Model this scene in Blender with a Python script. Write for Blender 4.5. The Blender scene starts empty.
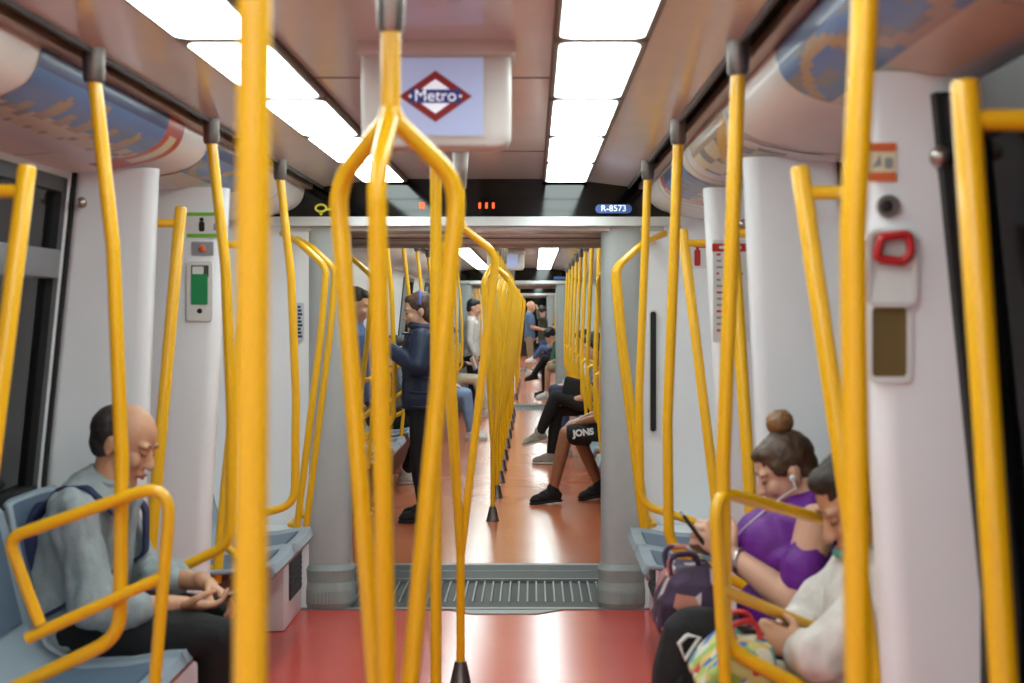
import bpy, bmesh, math, random
from mathutils import Vector, Matrix, noise
random.seed(7)
S = bpy.context.scene
COL = S.collection
PI = math.pi
V = Vector

# ------------------------------------------------------------------ materials
def lin(c):
    return tuple((x/255/12.92 if x/255 <= .04045 else ((x/255+.055)/1.055)**2.4) for x in c)

MATS = {}
def mat(name, rgb, rough=.5, metal=0., coat=0., var=.05, scale=12., bump=0., bscale=60., spec=.5, sheen=0.):
    m = bpy.data.materials.new(name); m.use_nodes = True
    nt = m.node_tree; b = nt.nodes['Principled BSDF']
    c = lin(rgb)
    tc = nt.nodes.new('ShaderNodeTexCoord')
    n = nt.nodes.new('ShaderNodeTexNoise'); n.inputs['Scale'].default_value = scale; n.inputs['Detail'].default_value = 3
    nt.links.new(tc.outputs['Object'], n.inputs['Vector'])
    r = nt.nodes.new('ShaderNodeValToRGB')
    r.color_ramp.elements[0].position = .3; r.color_ramp.elements[1].position = .7
    r.color_ramp.elements[0].color = (*[x*(1-var) for x in c], 1)
    r.color_ramp.elements[1].color = (*[min(1, x*(1+var)) for x in c], 1)
    nt.links.new(n.outputs['Fac'], r.inputs['Fac'])
    nt.links.new(r.outputs['Color'], b.inputs['Base Color'])
    b.inputs['Roughness'].default_value = rough; b.inputs['Metallic'].default_value = metal
    b.inputs['Coat Weight'].default_value = coat; b.inputs['Coat Roughness'].default_value = .08
    b.inputs['Specular IOR Level'].default_value = spec
    b.inputs['Sheen Weight'].default_value = sheen
    if bump:
        n2 = nt.nodes.new('ShaderNodeTexNoise'); n2.inputs['Scale'].default_value = bscale; n2.inputs['Detail'].default_value = 4
        nt.links.new(tc.outputs['Object'], n2.inputs['Vector'])
        bp = nt.nodes.new('ShaderNodeBump'); bp.inputs['Strength'].default_value = bump; bp.inputs['Distance'].default_value = .01
        nt.links.new(n2.outputs['Fac'], bp.inputs['Height']); nt.links.new(bp.outputs['Normal'], b.inputs['Normal'])
    MATS[name] = m
    return m

def emit(name, rgb, strength):
    m = bpy.data.materials.new(name); m.use_nodes = True
    nt = m.node_tree; b = nt.nodes['Principled BSDF']
    b.inputs['Base Color'].default_value = (*lin(rgb), 1)
    b.inputs['Emission Color'].default_value = (*lin(rgb), 1)
    b.inputs['Emission Strength'].default_value = strength
    MATS[name] = m
    return m

def glass(name, tint, rough=.02, ior=1.5):
    m = bpy.data.materials.new(name); m.use_nodes = True
    nt = m.node_tree; nt.nodes.clear()
    out = nt.nodes.new('ShaderNodeOutputMaterial')
    t = nt.nodes.new('ShaderNodeBsdfTransparent'); t.inputs['Color'].default_value = (*tint, 1)
    g = nt.nodes.new('ShaderNodeBsdfGlossy'); g.inputs['Roughness'].default_value = rough
    f = nt.nodes.new('ShaderNodeFresnel'); f.inputs['IOR'].default_value = ior
    mx = nt.nodes.new('ShaderNodeMixShader')
    nt.links.new(f.outputs[0], mx.inputs[0]); nt.links.new(t.outputs[0], mx.inputs[1]); nt.links.new(g.outputs[0], mx.inputs[2])
    nt.links.new(mx.outputs[0], out.inputs[0])
    MATS[name] = m
    return m

YEL = mat('yellow_paint', (238, 180, 8), .32, var=.04, scale=3, coat=.35)
STEEL = mat('brushed_steel', (176, 168, 162), .32, 1., var=.08, scale=30)
DSTEEL = mat('dark_steel', (118, 110, 106), .38, .9, var=.1, scale=30)
WALL = mat('white_laminate', (236, 239, 243), .34, var=.02, scale=4)
WALL2 = mat('grey_laminate', (196, 200, 202), .4, var=.03, scale=4)
CEIL = mat('beige_ceiling_panel', (216, 207, 202), .24, var=.03, scale=5, coat=.2)
COVE = mat('pale_cove_panel', (230, 222, 216), .42, var=.03, scale=5, coat=.12)
GROOVE = mat('dark_groove', (52, 46, 44), .5)
TAN = mat('tan_trim', (172, 152, 132), .35, .3)
BLK = mat('black_rubber', (16, 16, 17), .6)
HEADER = mat('black_header_gloss', (6, 7, 8), .06, var=.1, spec=.4)
SILVER = mat('satin_aluminium', (214, 216, 216), .3, .55, var=.04)
GANG = mat('gangway_ceiling', (206, 204, 202), .2, .1, var=.06)
COLUMN = mat('grey_column_plastic', (170, 175, 176), .4, var=.03)
BOOT = mat('grey_green_boot', (148, 160, 158), .5, var=.05, bump=.2)
SEAT = mat('blue_grey_seat_shell', (146, 160, 172), .35, var=.04)
SEATPAD = mat('slate_blue_seat_pad', (86, 104, 124), .55, var=.08, bump=.1)
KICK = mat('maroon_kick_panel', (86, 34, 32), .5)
VENT = mat('dark_vent', (70, 74, 78), .5, .3)
PLATEG = mat('grey_tread_plate', (44, 48, 50), .6, 0.)
RIB = mat('worn_rib_metal', (128, 132, 132), .45, .3)
FRAMEB = mat('dark_window_frame', (30, 31, 34), .4)
MULL = mat('grey_mullion', (128, 130, 134), .35, .4)
TUNNEL = mat('tunnel_concrete', (24, 30, 52), .85, var=.3, scale=2)
GLASS = glass('window_glass', (.72, .76, .8)); DGLASS = glass('tinted_door_glass', (.45, .5, .62), .03, 1.12)
RED = mat('red_enamel', (190, 40, 42), .35)
GREEN = mat('green_enamel', (24, 140, 82), .35)
WPLATE = mat('white_plate', (222, 222, 220), .3)
ORANGE = mat('orange_print', (224, 108, 60), .5)
LIME = mat('lime_print', (120, 190, 60), .5)
PAPERY = mat('cream_print', (232, 226, 190), .5)
AMBER = mat('amber_glass', (116, 98, 62), .1)
PRINTG = mat('grey_print', (150, 150, 156), .6)
NAVYP = mat('navy_print', (30, 44, 96), .5)
LAMP = emit('lamp_diffuser', (236, 253, 250), 10.5)
LAMPF = mat('lamp_frame', (120, 108, 100), .4)
SCREEN = emit('screen_glow', (160, 170, 205), .42)
SCRRED = emit('screen_red', (120, 22, 26), .35)
SCRWH = emit('screen_white', (225, 228, 240), .5)
SCRNAVY = emit('screen_navy', (40, 44, 110), .3)
LED = emit('orange_led', (255, 96, 40), 1.2)
LEDY = emit('yellow_green_sign', (170, 160, 40), .6)
PLATEB = emit('blue_plate', (64, 92, 150), .35)
PLATEW = emit('white_plate_text', (225, 232, 240), .8)
DISPB = mat('display_housing', (204, 198, 194), .35)

def floor_mat(name, c1, c2):
    m = mat(name, c1, .2, var=.0, spec=.6)
    nt = m.node_tree; b = nt.nodes['Principled BSDF']
    tc = nt.nodes['Texture Coordinate']
    n = nt.nodes.new('ShaderNodeTexNoise'); n.inputs['Scale'].default_value = 1.5; n.inputs['Detail'].default_value = 2
    v = nt.nodes.new('ShaderNodeTexVoronoi'); v.inputs['Scale'].default_value = 160.
    nt.links.new(tc.outputs['Object'], n.inputs['Vector']); nt.links.new(tc.outputs['Object'], v.inputs['Vector'])
    r = nt.nodes.new('ShaderNodeValToRGB'); r.color_ramp.elements[0].color = (*lin(c1), 1); r.color_ramp.elements[1].color = (*lin(c2), 1)
    r.color_ramp.elements[0].position = .35; r.color_ramp.elements[1].position = .65
    nt.links.new(n.outputs['Fac'], r.inputs['Fac'])
    mx = nt.nodes.new('ShaderNodeMixRGB'); mx.blend_type = 'MULTIPLY'; mx.inputs[0].default_value = .12
    nt.links.new(r.outputs['Color'], mx.inputs[1]); nt.links.new(v.outputs['Color'], mx.inputs[2])
    nt.links.new(mx.outputs[0], b.inputs['Base Color'])
    rr = nt.nodes.new('ShaderNodeMapRange'); rr.inputs['To Min'].default_value = .19; rr.inputs['To Max'].default_value = .24
    nt.links.new(n.outputs['Fac'], rr.inputs['Value']); nt.links.new(rr.outputs[0], b.inputs['Roughness'])
    return m
FLOOR1 = floor_mat('red_rubber_floor', (212, 80, 70), (218, 86, 74))
FLOOR2 = floor_mat('rust_rubber_floor', (194, 104, 68), (200, 110, 72))

# ------------------------------------------------------------------ mesh building
def link(o, parent=None):
    COL.objects.link(o)
    if parent is not None: o.parent = parent
    return o

def org(p):
    r = V((0, 0, 0))
    while p is not None:
        r += p.location; p = p.parent
    return r

class MB:
    def __init__(s): s.v = []; s.f = []; s.m = []
    def add(s, vs, fs, mi=0):
        o = len(s.v); s.v += [V(v) for v in vs]
        for f in fs: s.f.append([i+o for i in f]); s.m.append(mi)
        return s
    def box(s, x0, x1, y0, y1, z0, z1, mi=0):
        vs = [(x, y, z) for z in (z0, z1) for y in (y0, y1) for x in (x0, x1)]
        return s.add(vs, [(0,2,3,1),(4,5,7,6),(0,1,5,4),(2,6,7,3),(0,4,6,2),(1,3,7,5)], mi)
    def hexa(s, vs, mi=0):    # 8 corners: bottom ring 4, top ring 4
        return s.add(vs, [(3,2,1,0),(4,5,6,7),(0,1,5,4),(1,2,6,5),(2,3,7,6),(3,0,4,7)], mi)
    def tube(s, pts, r, n=14, mi=0, cap=True):
        pts = [V(p) for p in pts]; N = len(pts)
        rs = r if isinstance(r, (list, tuple)) else [r]*N
        tang = []
        for i in range(N):
            a = pts[max(0, i-1)]; b = pts[min(N-1, i+1)]; tang.append((b-a).normalized())
        t0 = tang[0]; up = V((0,0,1)) if abs(t0.z) < .9 else V((1,0,0))
        nx = t0.cross(up).normalized(); vs = []
        for i in range(N):
            t = tang[i]; nx = (nx - t*nx.dot(t)).normalized(); ny = t.cross(nx)
            for k in range(n):
                a = 2*PI*k/n; vs.append(pts[i] + (nx*math.cos(a)+ny*math.sin(a))*rs[i])
        fs = [(i*n+k, i*n+(k+1) % n, (i+1)*n+(k+1) % n, (i+1)*n+k) for i in range(N-1) for k in range(n)]
        if cap: fs += [tuple(range(n-1, -1, -1)), tuple((N-1)*n+k for k in range(n))]
        return s.add(vs, fs, mi)
    def ell(s, c, r, n=16, m=10, rot=None, mi=0):
        c = V(c); r = (r, r, r) if isinstance(r, (int, float)) else r
        vs = []
        for j in range(m+1):
            ph = PI*j/m
            if j in (0, m):
                p = V((0, 0, r[2]*math.cos(ph))); vs.append(c + (rot @ p if rot else p)); continue
            for k in range(n):
                a = 2*PI*k/n
                p = V((r[0]*math.sin(ph)*math.cos(a), r[1]*math.sin(ph)*math.sin(a), r[2]*math.cos(ph)))
                vs.append(c + (rot @ p if rot else p))
        fs = []
        for k in range(n): fs.append((0, 1+k, 1+(k+1) % n))
        for j in range(m-2):
            for k in range(n):
                a = 1+j*n+k; b = 1+j*n+(k+1) % n; fs.append((a, a+n, b+n, b))
        L = len(vs)-1; o = 1+(m-2)*n
        for k in range(n): fs.append((L, o+(k+1) % n, o+k))
        return s.add(vs, fs, mi)
    def limb(s, pts, rs, n=12):
        pts = [V(p) for p in pts]
        for i, p in enumerate(pts): s.ell(p, rs[i], n, 8)
        for i in range(len(pts)-1):
            if (pts[i+1]-pts[i]).length > 1e-4: s.tube([pts[i], pts[i+1]], [rs[i], rs[i+1]], n)
        return s
    def loft(s, rings, mi=0, cap=True):
        n = len(rings[0]); vs = [p for r in rings for p in r]
        fs = [(i*n+k, i*n+(k+1) % n, (i+1)*n+(k+1) % n, (i+1)*n+k) for i in range(len(rings)-1) for k in range(n)]
        if cap: fs += [tuple(range(n-1, -1, -1)), tuple((len(rings)-1)*n+k for k in range(n))]
        return s.add(vs, fs, mi)
    def grid(s, P, mi=0):     # P[i][j] points
        a, b = len(P), len(P[0]); vs = [p for r in P for p in r]
        return s.add(vs, [(i*b+j, i*b+j+1, (i+1)*b+j+1, (i+1)*b+j) for i in range(a-1) for j in range(b-1)], mi)
    def prism(s, outline, fn, d0, d1, mi=0):  # outline 2D points, fn(u, w, d) -> 3D
        n = len(outline)
        vs = [fn(u, w, d0) for u, w in outline] + [fn(u, w, d1) for u, w in outline]
        fs = [tuple(range(n)), tuple(range(2*n-1, n-1, -1))] + [(k, k+n, (k+1) % n+n, (k+1) % n) for k in range(n)]
        return s.add(vs, fs, mi)
    def mesh(s, name, mats, org_=V((0,0,0)), bevel=0., seg=2, smooth=True):
        me = bpy.data.meshes.new(name)
        me.from_pydata([tuple(v-org_) for v in s.v], [], s.f)
        mats = mats if isinstance(mats, (list, tuple)) else [mats]
        for m in mats: me.materials.append(m)
        if len(mats) > 1:
            for p, mi in zip(me.polygons, s.m): p.material_index = mi
        bm = bmesh.new(); bm.from_mesh(me)
        bmesh.ops.recalc_face_normals(bm, faces=bm.faces)
        if bevel:
            eds = [e for e in bm.edges if len(e.link_faces) == 2 and e.calc_face_angle(0) > .5]
            bmesh.ops.bevel(bm, geom=eds, offset=bevel, segments=seg, profile=.5, affect='EDGES', clamp_overlap=True)
        bm.to_mesh(me); bm.free()
        if smooth:
            for p in me.polygons: p.use_smooth = True
            me.set_sharp_from_angle(angle=math.radians(38))
        return me
    def build(s, name, mats, parent=None, bevel=0., seg=2, smooth=True):
        return link(bpy.data.objects.new(name, s.mesh(name, mats, org(parent), bevel, seg, smooth)), parent)

def rrect(u0, u1, w0, w1, r, n=5):
    pts = []
    for cx, cy, a0 in ((u1-r, w1-r, 0), (u0+r, w1-r, PI/2), (u0+r, w0+r, PI), (u1-r, w0+r, 1.5*PI)):
        for k in range(n+1):
            a = a0+PI/2*k/n; pts.append((cx+r*math.cos(a), cy+r*math.sin(a)))
    return pts

def fillet(pts, rad, n=7):
    pts = [V(p) for p in pts]; out = [pts[0]]
    rads = rad if isinstance(rad, (list, tuple)) else [rad]*len(pts)
    for i in range(1, len(pts)-1):
        p, a, b = pts[i], pts[i-1], pts[i+1]
        d1 = (a-p); d2 = (b-p); ang = d1.angle(d2)
        t = min(rads[i]/math.tan(ang/2), d1.length*.49, d2.length*.49)
        A = p+d1.normalized()*t; B = p+d2.normalized()*t
        for k in range(n+1):
            u = k/n; out.append(A*(1-u)**2 + p*2*u*(1-u) + B*u*u)
    out.append(pts[-1]); return out

def thing(name, label, cat, loc=(0,0,0), group=None):
    o = bpy.data.objects.new(name, None); o.location = loc; o.empty_display_size = .1
    link(o); o['label'] = label; o['category'] = cat
    if group: o['group'] = group
    return o
def tag(o, label, cat, group=None):
    o['label'] = label; o['category'] = cat
    if group: o['group'] = group
    return o
def struct(o):
    o['kind'] = 'structure'; return o
def dup(root, loc, label, group=None):
    kids = {}
    for o in COL.objects: kids.setdefault(o.parent, []).append(o)
    r = root.copy(); COL.objects.link(r); r.location = loc; r['label'] = label
    if group: r['group'] = group
    for ch in kids.get(root, []):
        c = ch.copy(); COL.objects.link(c); c.parent = r
        for g in kids.get(ch, []):
            d = g.copy(); COL.objects.link(d); d.parent = c
    return r
ORD = 'first second third fourth fifth sixth seventh eighth ninth tenth eleventh twelfth thirteenth fourteenth fifteenth sixteenth'.split()

def text_mesh(name, body, size, m, origin, ux, uz, parent=None, extrude=.001, bold=0., align='CENTER', sx=1.):
    cu = bpy.data.curves.new(name, 'FONT'); cu.body = body; cu.size = size; cu.extrude = extrude; cu.offset = bold
    cu.align_x = align; cu.align_y = 'CENTER'
    t = bpy.data.objects.new(name, cu); COL.objects.link(t)
    me = bpy.data.meshes.new_from_object(t.evaluated_get(bpy.context.evaluated_depsgraph_get()))
    bpy.data.objects.remove(t); bpy.data.curves.remove(cu)
    ux = V(ux).normalized(); uz = V(uz).normalized(); uy = ux.cross(uz)
    o_ = org(parent)
    for v in me.vertices:
        v.co = V(origin) + ux*v.co.x*sx + uz*v.co.y - uy*v.co.z*1 - o_
    me.materials.clear(); me.materials.append(m)
    return link(bpy.data.objects.new(name, me), parent)

# ------------------------------------------------------------------ camera, render settings
cam = bpy.data.cameras.new('camera'); co = bpy.data.objects.new('camera', cam); COL.objects.link(co)
co.location = (.28, 0, 1.45); co.rotation_euler = (PI/2, 0, 0)
cam.lens = 50; cam.sensor_width = 36; cam.shift_x = -(533-512)/1024; cam.shift_y = -(341.5-312)/1024
cam.clip_start = .05; cam.dof.use_dof = True; cam.dof.focus_distance = 10.; cam.dof.aperture_fstop = 4.
S.camera = co
S.view_settings.view_transform = 'Standard'; S.view_settings.look = 'None'
S.view_settings.gamma = 1; S.view_settings.use_curve_mapping = False; S.view_settings.exposure = .08
W = bpy.data.worlds.new('tunnel_dark'); S.world = W; W.use_nodes = True
W.node_tree.nodes['Background'].inputs[0].default_value = (.01, .011, .014, 1)
W.node_tree.nodes['Background'].inputs[1].default_value = .3

# ------------------------------------------------------------------ the car shell
def xw(z): return 1.30 - .10*max(0., z-.9)      # inner wall line: leans in towards the top

CARS = [(-3.2, 6.95), (8.15, 21.0), (22.3, 35.2), (36.4, 47.0)]
def slab(mb, sx, y0, y1, z0, z1, off=0., th=.05, mi=0):
    zs = [z0] + ([.9] if z0 < .9 < z1 else []) + [z1]
    for a, b in zip(zs, zs[1:]):
        xa, xb = xw(a)-off, xw(b)-off
        mb.hexa([(sx*xa,y0,a),(sx*(xa+th),y0,a),(sx*(xa+th),y1,a),(sx*xa,y1,a),
                 (sx*xb,y0,b),(sx*(xb+th),y0,b),(sx*(xb+th),y1,b),(sx*xb,y1,b)], mi)

def cove_pt(t):      # bulging duct between the pole groove and the wall top (x, z), t 0..1
    P = [(.835,2.10),(.838,2.03),(.865,1.975),(.93,1.938),(1.05,1.912),(1.16,1.90),(1.27,1.893)]
    u = t*(len(P)-1); i = min(int(u), len(P)-2); f = u-i
    p0, p1, p2, p3 = P[max(0,i-1)], P[i], P[i+1], P[min(len(P)-1,i+2)]
    return tuple(.5*((2*b)+(-a+c)*f+(2*a-5*b+4*c-d)*f*f+(-a+3*b-3*c+d)*f**3) for a, b, c, d in zip(p0,p1,p2,p3))

for ci, (y0, y1) in enumerate(CARS):
    jm = MB()
    for x_ in (-.332, .332, -.546, .546): jm.box(x_-.005, x_+.005, y0, y1, 2.083 if abs(x_) > .4 else 2.094, 2.1)
    for k_ in range(int((y1-y0)/1.8)): jm.box(-.33, .33, y1-1.2-1.8*k_, y1-1.208-1.8*k_, 2.0985, 2.1)
    struct(jm.build('ceiling_joints_'+['nearest', 'second', 'third', 'fourth'][ci]+'_car', GROOVE, smooth=False))
    sfx = ['', '_second_car', '_third_car', '_fourth_car'][ci]
    struct(MB().box(-1.36, 1.36, y0, y1, -.06, 0).build('floor'+sfx, FLOOR1 if ci == 0 else FLOOR2, smooth=False))
    # ceiling: centre panel, lamp channels, sloped side panels, grooves
    c = MB()
    for x0_, x1_, za, zb in ((-.33,.33,2.10,2.10),(.335,.545,2.088,2.088),(-.545,-.335,2.088,2.088),(.545,.745,2.088,2.062),(-.745,-.545,2.062,2.088)):
        c.hexa([(x0_,y0,za),(x1_,y0,zb),(x1_,y1,zb),(x0_,y1,za),(x0_,y0,2.16),(x1_,y0,2.16),(x1_,y1,2.16),(x0_,y1,2.16)])
    struct(c.build('ceiling'+sfx, CEIL, smooth=False))
    for sx, side in ((-1,'left'),(1,'right')):
        g = MB(); g.box(sx*.74, sx*.84, y0, y1, 2.125, 2.16)
        g.box(sx*.742, sx*.752, y0, y1, 2.05, 2.13)
        struct(g.build('ceiling_groove_'+side+sfx, GROOVE, smooth=False))
        struct(MB().box(sx*.795, sx*.832, y0, y1, 2.05, 2.075).build('trim_groove_'+side+sfx, TAN, bevel=.004))
        cv = MB(); pr = [cove_pt(k/24) for k in range(25)]
        cv.loft([[V((sx*x, y, z)) for x, z in pr] + [V((sx*1.30, y, 2.16)), V((sx*.835, y, 2.16))] for y in (y0, y1)])
        # joints between the cove panels
        yy = y0+.35
        while yy < y1:
            for (xa, za), (xb, zb) in zip(pr, pr[1:]):
                cv.add([(sx*xa,yy,za-.0015),(sx*xa,yy+.008,za-.0015),(sx*xb,yy+.008,zb-.0015),(sx*xb,yy,zb-.0015)], [(0,1,2,3)], 1)
            yy += 1.15
        struct(cv.build('ceiling_cove_'+side+sfx, [COVE, GROOVE]))

# ---- walls of the nearest car
wl = MB()
slab(wl, -1, -3.2, 4.66, 0, .86); slab(wl, -1, 5.30, 6.95, 0, .86); slab(wl, -1, -3.2, 6.95, 1.872, 1.93)
for a, b in ((-3.2, 1.3), (2.86, 2.98), (4.50, 4.66), (5.30, 6.95)): slab(wl, -1, a, b, .86, 1.872)
struct(wl.build('wall_left', WALL, smooth=False))
wr = MB()
slab(wr, 1, 2.75, 4.33, 0, .86); slab(wr, 1, 5.28, 6.95, 0, .86); slab(wr, 1, -3.2, 6.95, 1.872, 1.93)
for a, b in ((-3.2, .9), (2.75, 2.95), (4.12, 4.33), (5.28, 6.95)): slab(wr, 1, a, b, .86, 1.872)
slab(wr, 1, -3.2, .9, 0, .86)
struct(wr.build('wall_right', WALL, smooth=False))
for sx, side in ((-1,'left'),(1,'right')):
    for ci, (y0, y1) in enumerate(CARS[1:]):
        w = MB(); sf = ['_second_car','_third_car','_fourth_car'][ci]
        n = 4; L = (y1-y0)/n
        slab(w, sx, y0, y1, 0, .9); slab(w, sx, y0, y1, 1.86, 1.93)
        for k in range(n):
            slab(w, sx, y0+k*L, y0+k*L+1.75, .9, 1.86); slab(w, sx, y0+(k+1)*L-.15, y0+(k+1)*L, .9, 1.86)
        struct(w.build('wall_'+side+sf, WALL, smooth=False))
    # tunnel outside
    struct(MB().box(sx*2.1, sx*2.2, -4, 48, -1, 4).build('wall_tunnel_'+side, TUNNEL, smooth=False))
struct(MB().box(-1.4, 1.4, -3.3, -3.2, 0, 2.2).build('wall_behind', WALL, smooth=False))
struct(MB().box(-1.4, 1.4, 47.0, 47.1, 0, 2.2).build('wall_far', HEADER, smooth=False))

def window(name, sx, y0, y1, z0, z1, transom=None, fr=.045, fm=None):
    f = MB(); slab(f, sx, y0, y0+fr, z0, z1, .012, .05); slab(f, sx, y1-fr, y1, z0, z1, .012, .05)
    slab(f, sx, y0, y1, z0, z0+fr, .012, .05); slab(f, sx, y0, y1, z1-fr, z1, .012, .05)
    r = struct(f.build(name, fm or FRAMEB, smooth=False))
    if transom:
        t = MB(); slab(t, sx, y0+fr, y1-fr, transom-.045, transom+.045, .03, .06)
        t.build('transom', MULL, r, bevel=.008)
        p = MB(); slab(p, sx, y0+fr, y1-fr, transom+.045, z1-fr, -.012, .006); p.build('upper_pane', GLASS, r, smooth=False)
        p = MB(); slab(p, sx, y0+fr, y1-fr, z0+fr, transom-.045, -.012, .006); p.build('lower_pane', GLASS, r, smooth=False)
    else:
        p = MB(); slab(p, sx, y0+fr, y1-fr, z0+fr, z1-fr, -.012, .006); p.build('pane', GLASS, r, smooth=False)
    return r
window('window_1', -1, 2.98, 4.50, .86, 1.872, 1.60)
window('window_2', -1, 1.3, 2.86, .86, 1.872, 1.60)
window('window_3', 1, 2.95, 4.12, .86, 1.872, 1.60)
for sx, k in ((-1, 4), (1, 10)):
    for ci, (y0, y1) in enumerate(CARS[1:3]):
        L = (y1-y0)/4
        for q in range(4): 
            if ci == 0 or q < 2: window('window_%d' % (k+q+4*ci), sx, y0+q*L+1.75, y0+(q+1)*L-.15, .9, 1.86)
def door(name, sx, y0, y1, z0=0, z1=1.86, leaf=None, inn=0.):
    f = MB(); fr = .09; o1 = inn-.02
    slab(f, sx, y0, y0+fr, z0, z1, o1, .04); slab(f, sx, y1-fr, y1, z0, z1, o1, .04)
    slab(f, sx, y0+fr, y1-fr, z0, .7, o1, .04); slab(f, sx, y0+fr, y1-fr, z1-fr, z1, o1, .04)
    r = struct(f.build(name, leaf or FRAMEB, smooth=False))
    p = MB(); slab(p, sx, y0+fr, y1-fr, .7, z1-fr, o1-.032, .006); p.build('pane', DGLASS, r, smooth=False)
    return r
MID = MULL
door('door_1', 1, .9, 1.82, inn=.16); door('door_2', 1, 1.82, 2.75, inn=.16); door('door_3', -1, 4.66, 5.30, 0, 1.872, MULL); door('door_4', 1, 4.33, 5.28, 0, 1.872, MULL)
for x, y, z, lb in ((-1.165, 4.58, 1.80, 'chrome knob on the white draught screen behind the seated man'), (1.085, 4.25, 1.76, 'chrome knob on the white draught screen above the woman in purple')):
    b = MB(); b.ell((x, y-.03, z), .018); b.tube([(x, y+.01, z), (x, y-.025, z)], .01)
    tag(b.build('chrome_knob', STEEL), lb, 'knob', 'chrome knobs')

# ---- door pillars: rounded draught screens leaning with the wall
def pillar(name, sx, y, depth=.14, xi_top=1.035, xi_bot=1.12, xo=1.29):
    rings = []
    for z in (0, .25, .7, 1.0, 1.4, 1.7, 1.915):
        t = max(0, (z-.5))/1.4
        xi = xi_bot + (xi_top-xi_bot)*min(1, t); x2 = xw(z)+.01
        rings.append([V((sx*u, w, z)) for u, w in rrect(xi, x2, y, y+depth, .045, 5)])
    m = MB().loft(rings)
    return struct(m.build(name, WALL))
pillar('wall_pillar_left', -1, 5.3, .12, .865, .945); pillar('wall_pillar_right', 1, 2.75, .12, .905, .985); pillar('wall_pillar_right_far', 1, 5.3, .12, .922, 1.0)
pillar('wall_screen_left', -1, 4.58, .08, .935, .99); pillar('wall_screen_right', 1, 4.25, .08, .912, .975)
g = MB(); slab(g, 1, 2.715, 2.75, 0, 1.87, .155, .05); struct(g.build('trim_door_edge', BLK, smooth=False))
for nm, sx, y in (('left', -1, 4.575), ('right', 1, 4.245)):
    g = MB(); slab(g, sx, y-.008, y+.01, .0, 1.90, .012, .012); struct(g.build('trim_gasket_'+nm, BLK, smooth=False))

# ---- end wall and portal of each gangway
def column(y, sx, tag_, o=0.):
    pr = rrect(.615+o, .84+o, y-.02, y+.16, .075, 7)
    c = MB().loft([[V((sx*u, w, z)) for u, w in pr] for z in (0, 1.90)])
    r = struct(c.build('wall_column_'+tag_, COLUMN))
    b = MB()
    for z0, z1, g0, g1 in ((.0,.03,.006,.018),(.03,.09,.018,.018),(.09,.13,.018,.010),(.13,.19,.010,.016),(.19,.215,.016,.003)):
        b.loft([[V((sx*u, w, z0)) for u, w in rrect(.615+o-g0,.84+o+g0*.3,y-.02-g0,y+.16+g0,.075+g0*.8,7)],
                [V((sx*u, w, z1)) for u, w in rrect(.615+o-g1,.84+o+g1*.3,y-.02-g1,y+.16+g1,.075+g1*.8,7)]])
    for k in range(5): b.box(sx*(.70+o+k*.018), sx*(.708+o+k*.018), y-.046, y-.03, .03, .085)
    b.build('boot', BOOT, r)
    return r
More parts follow.
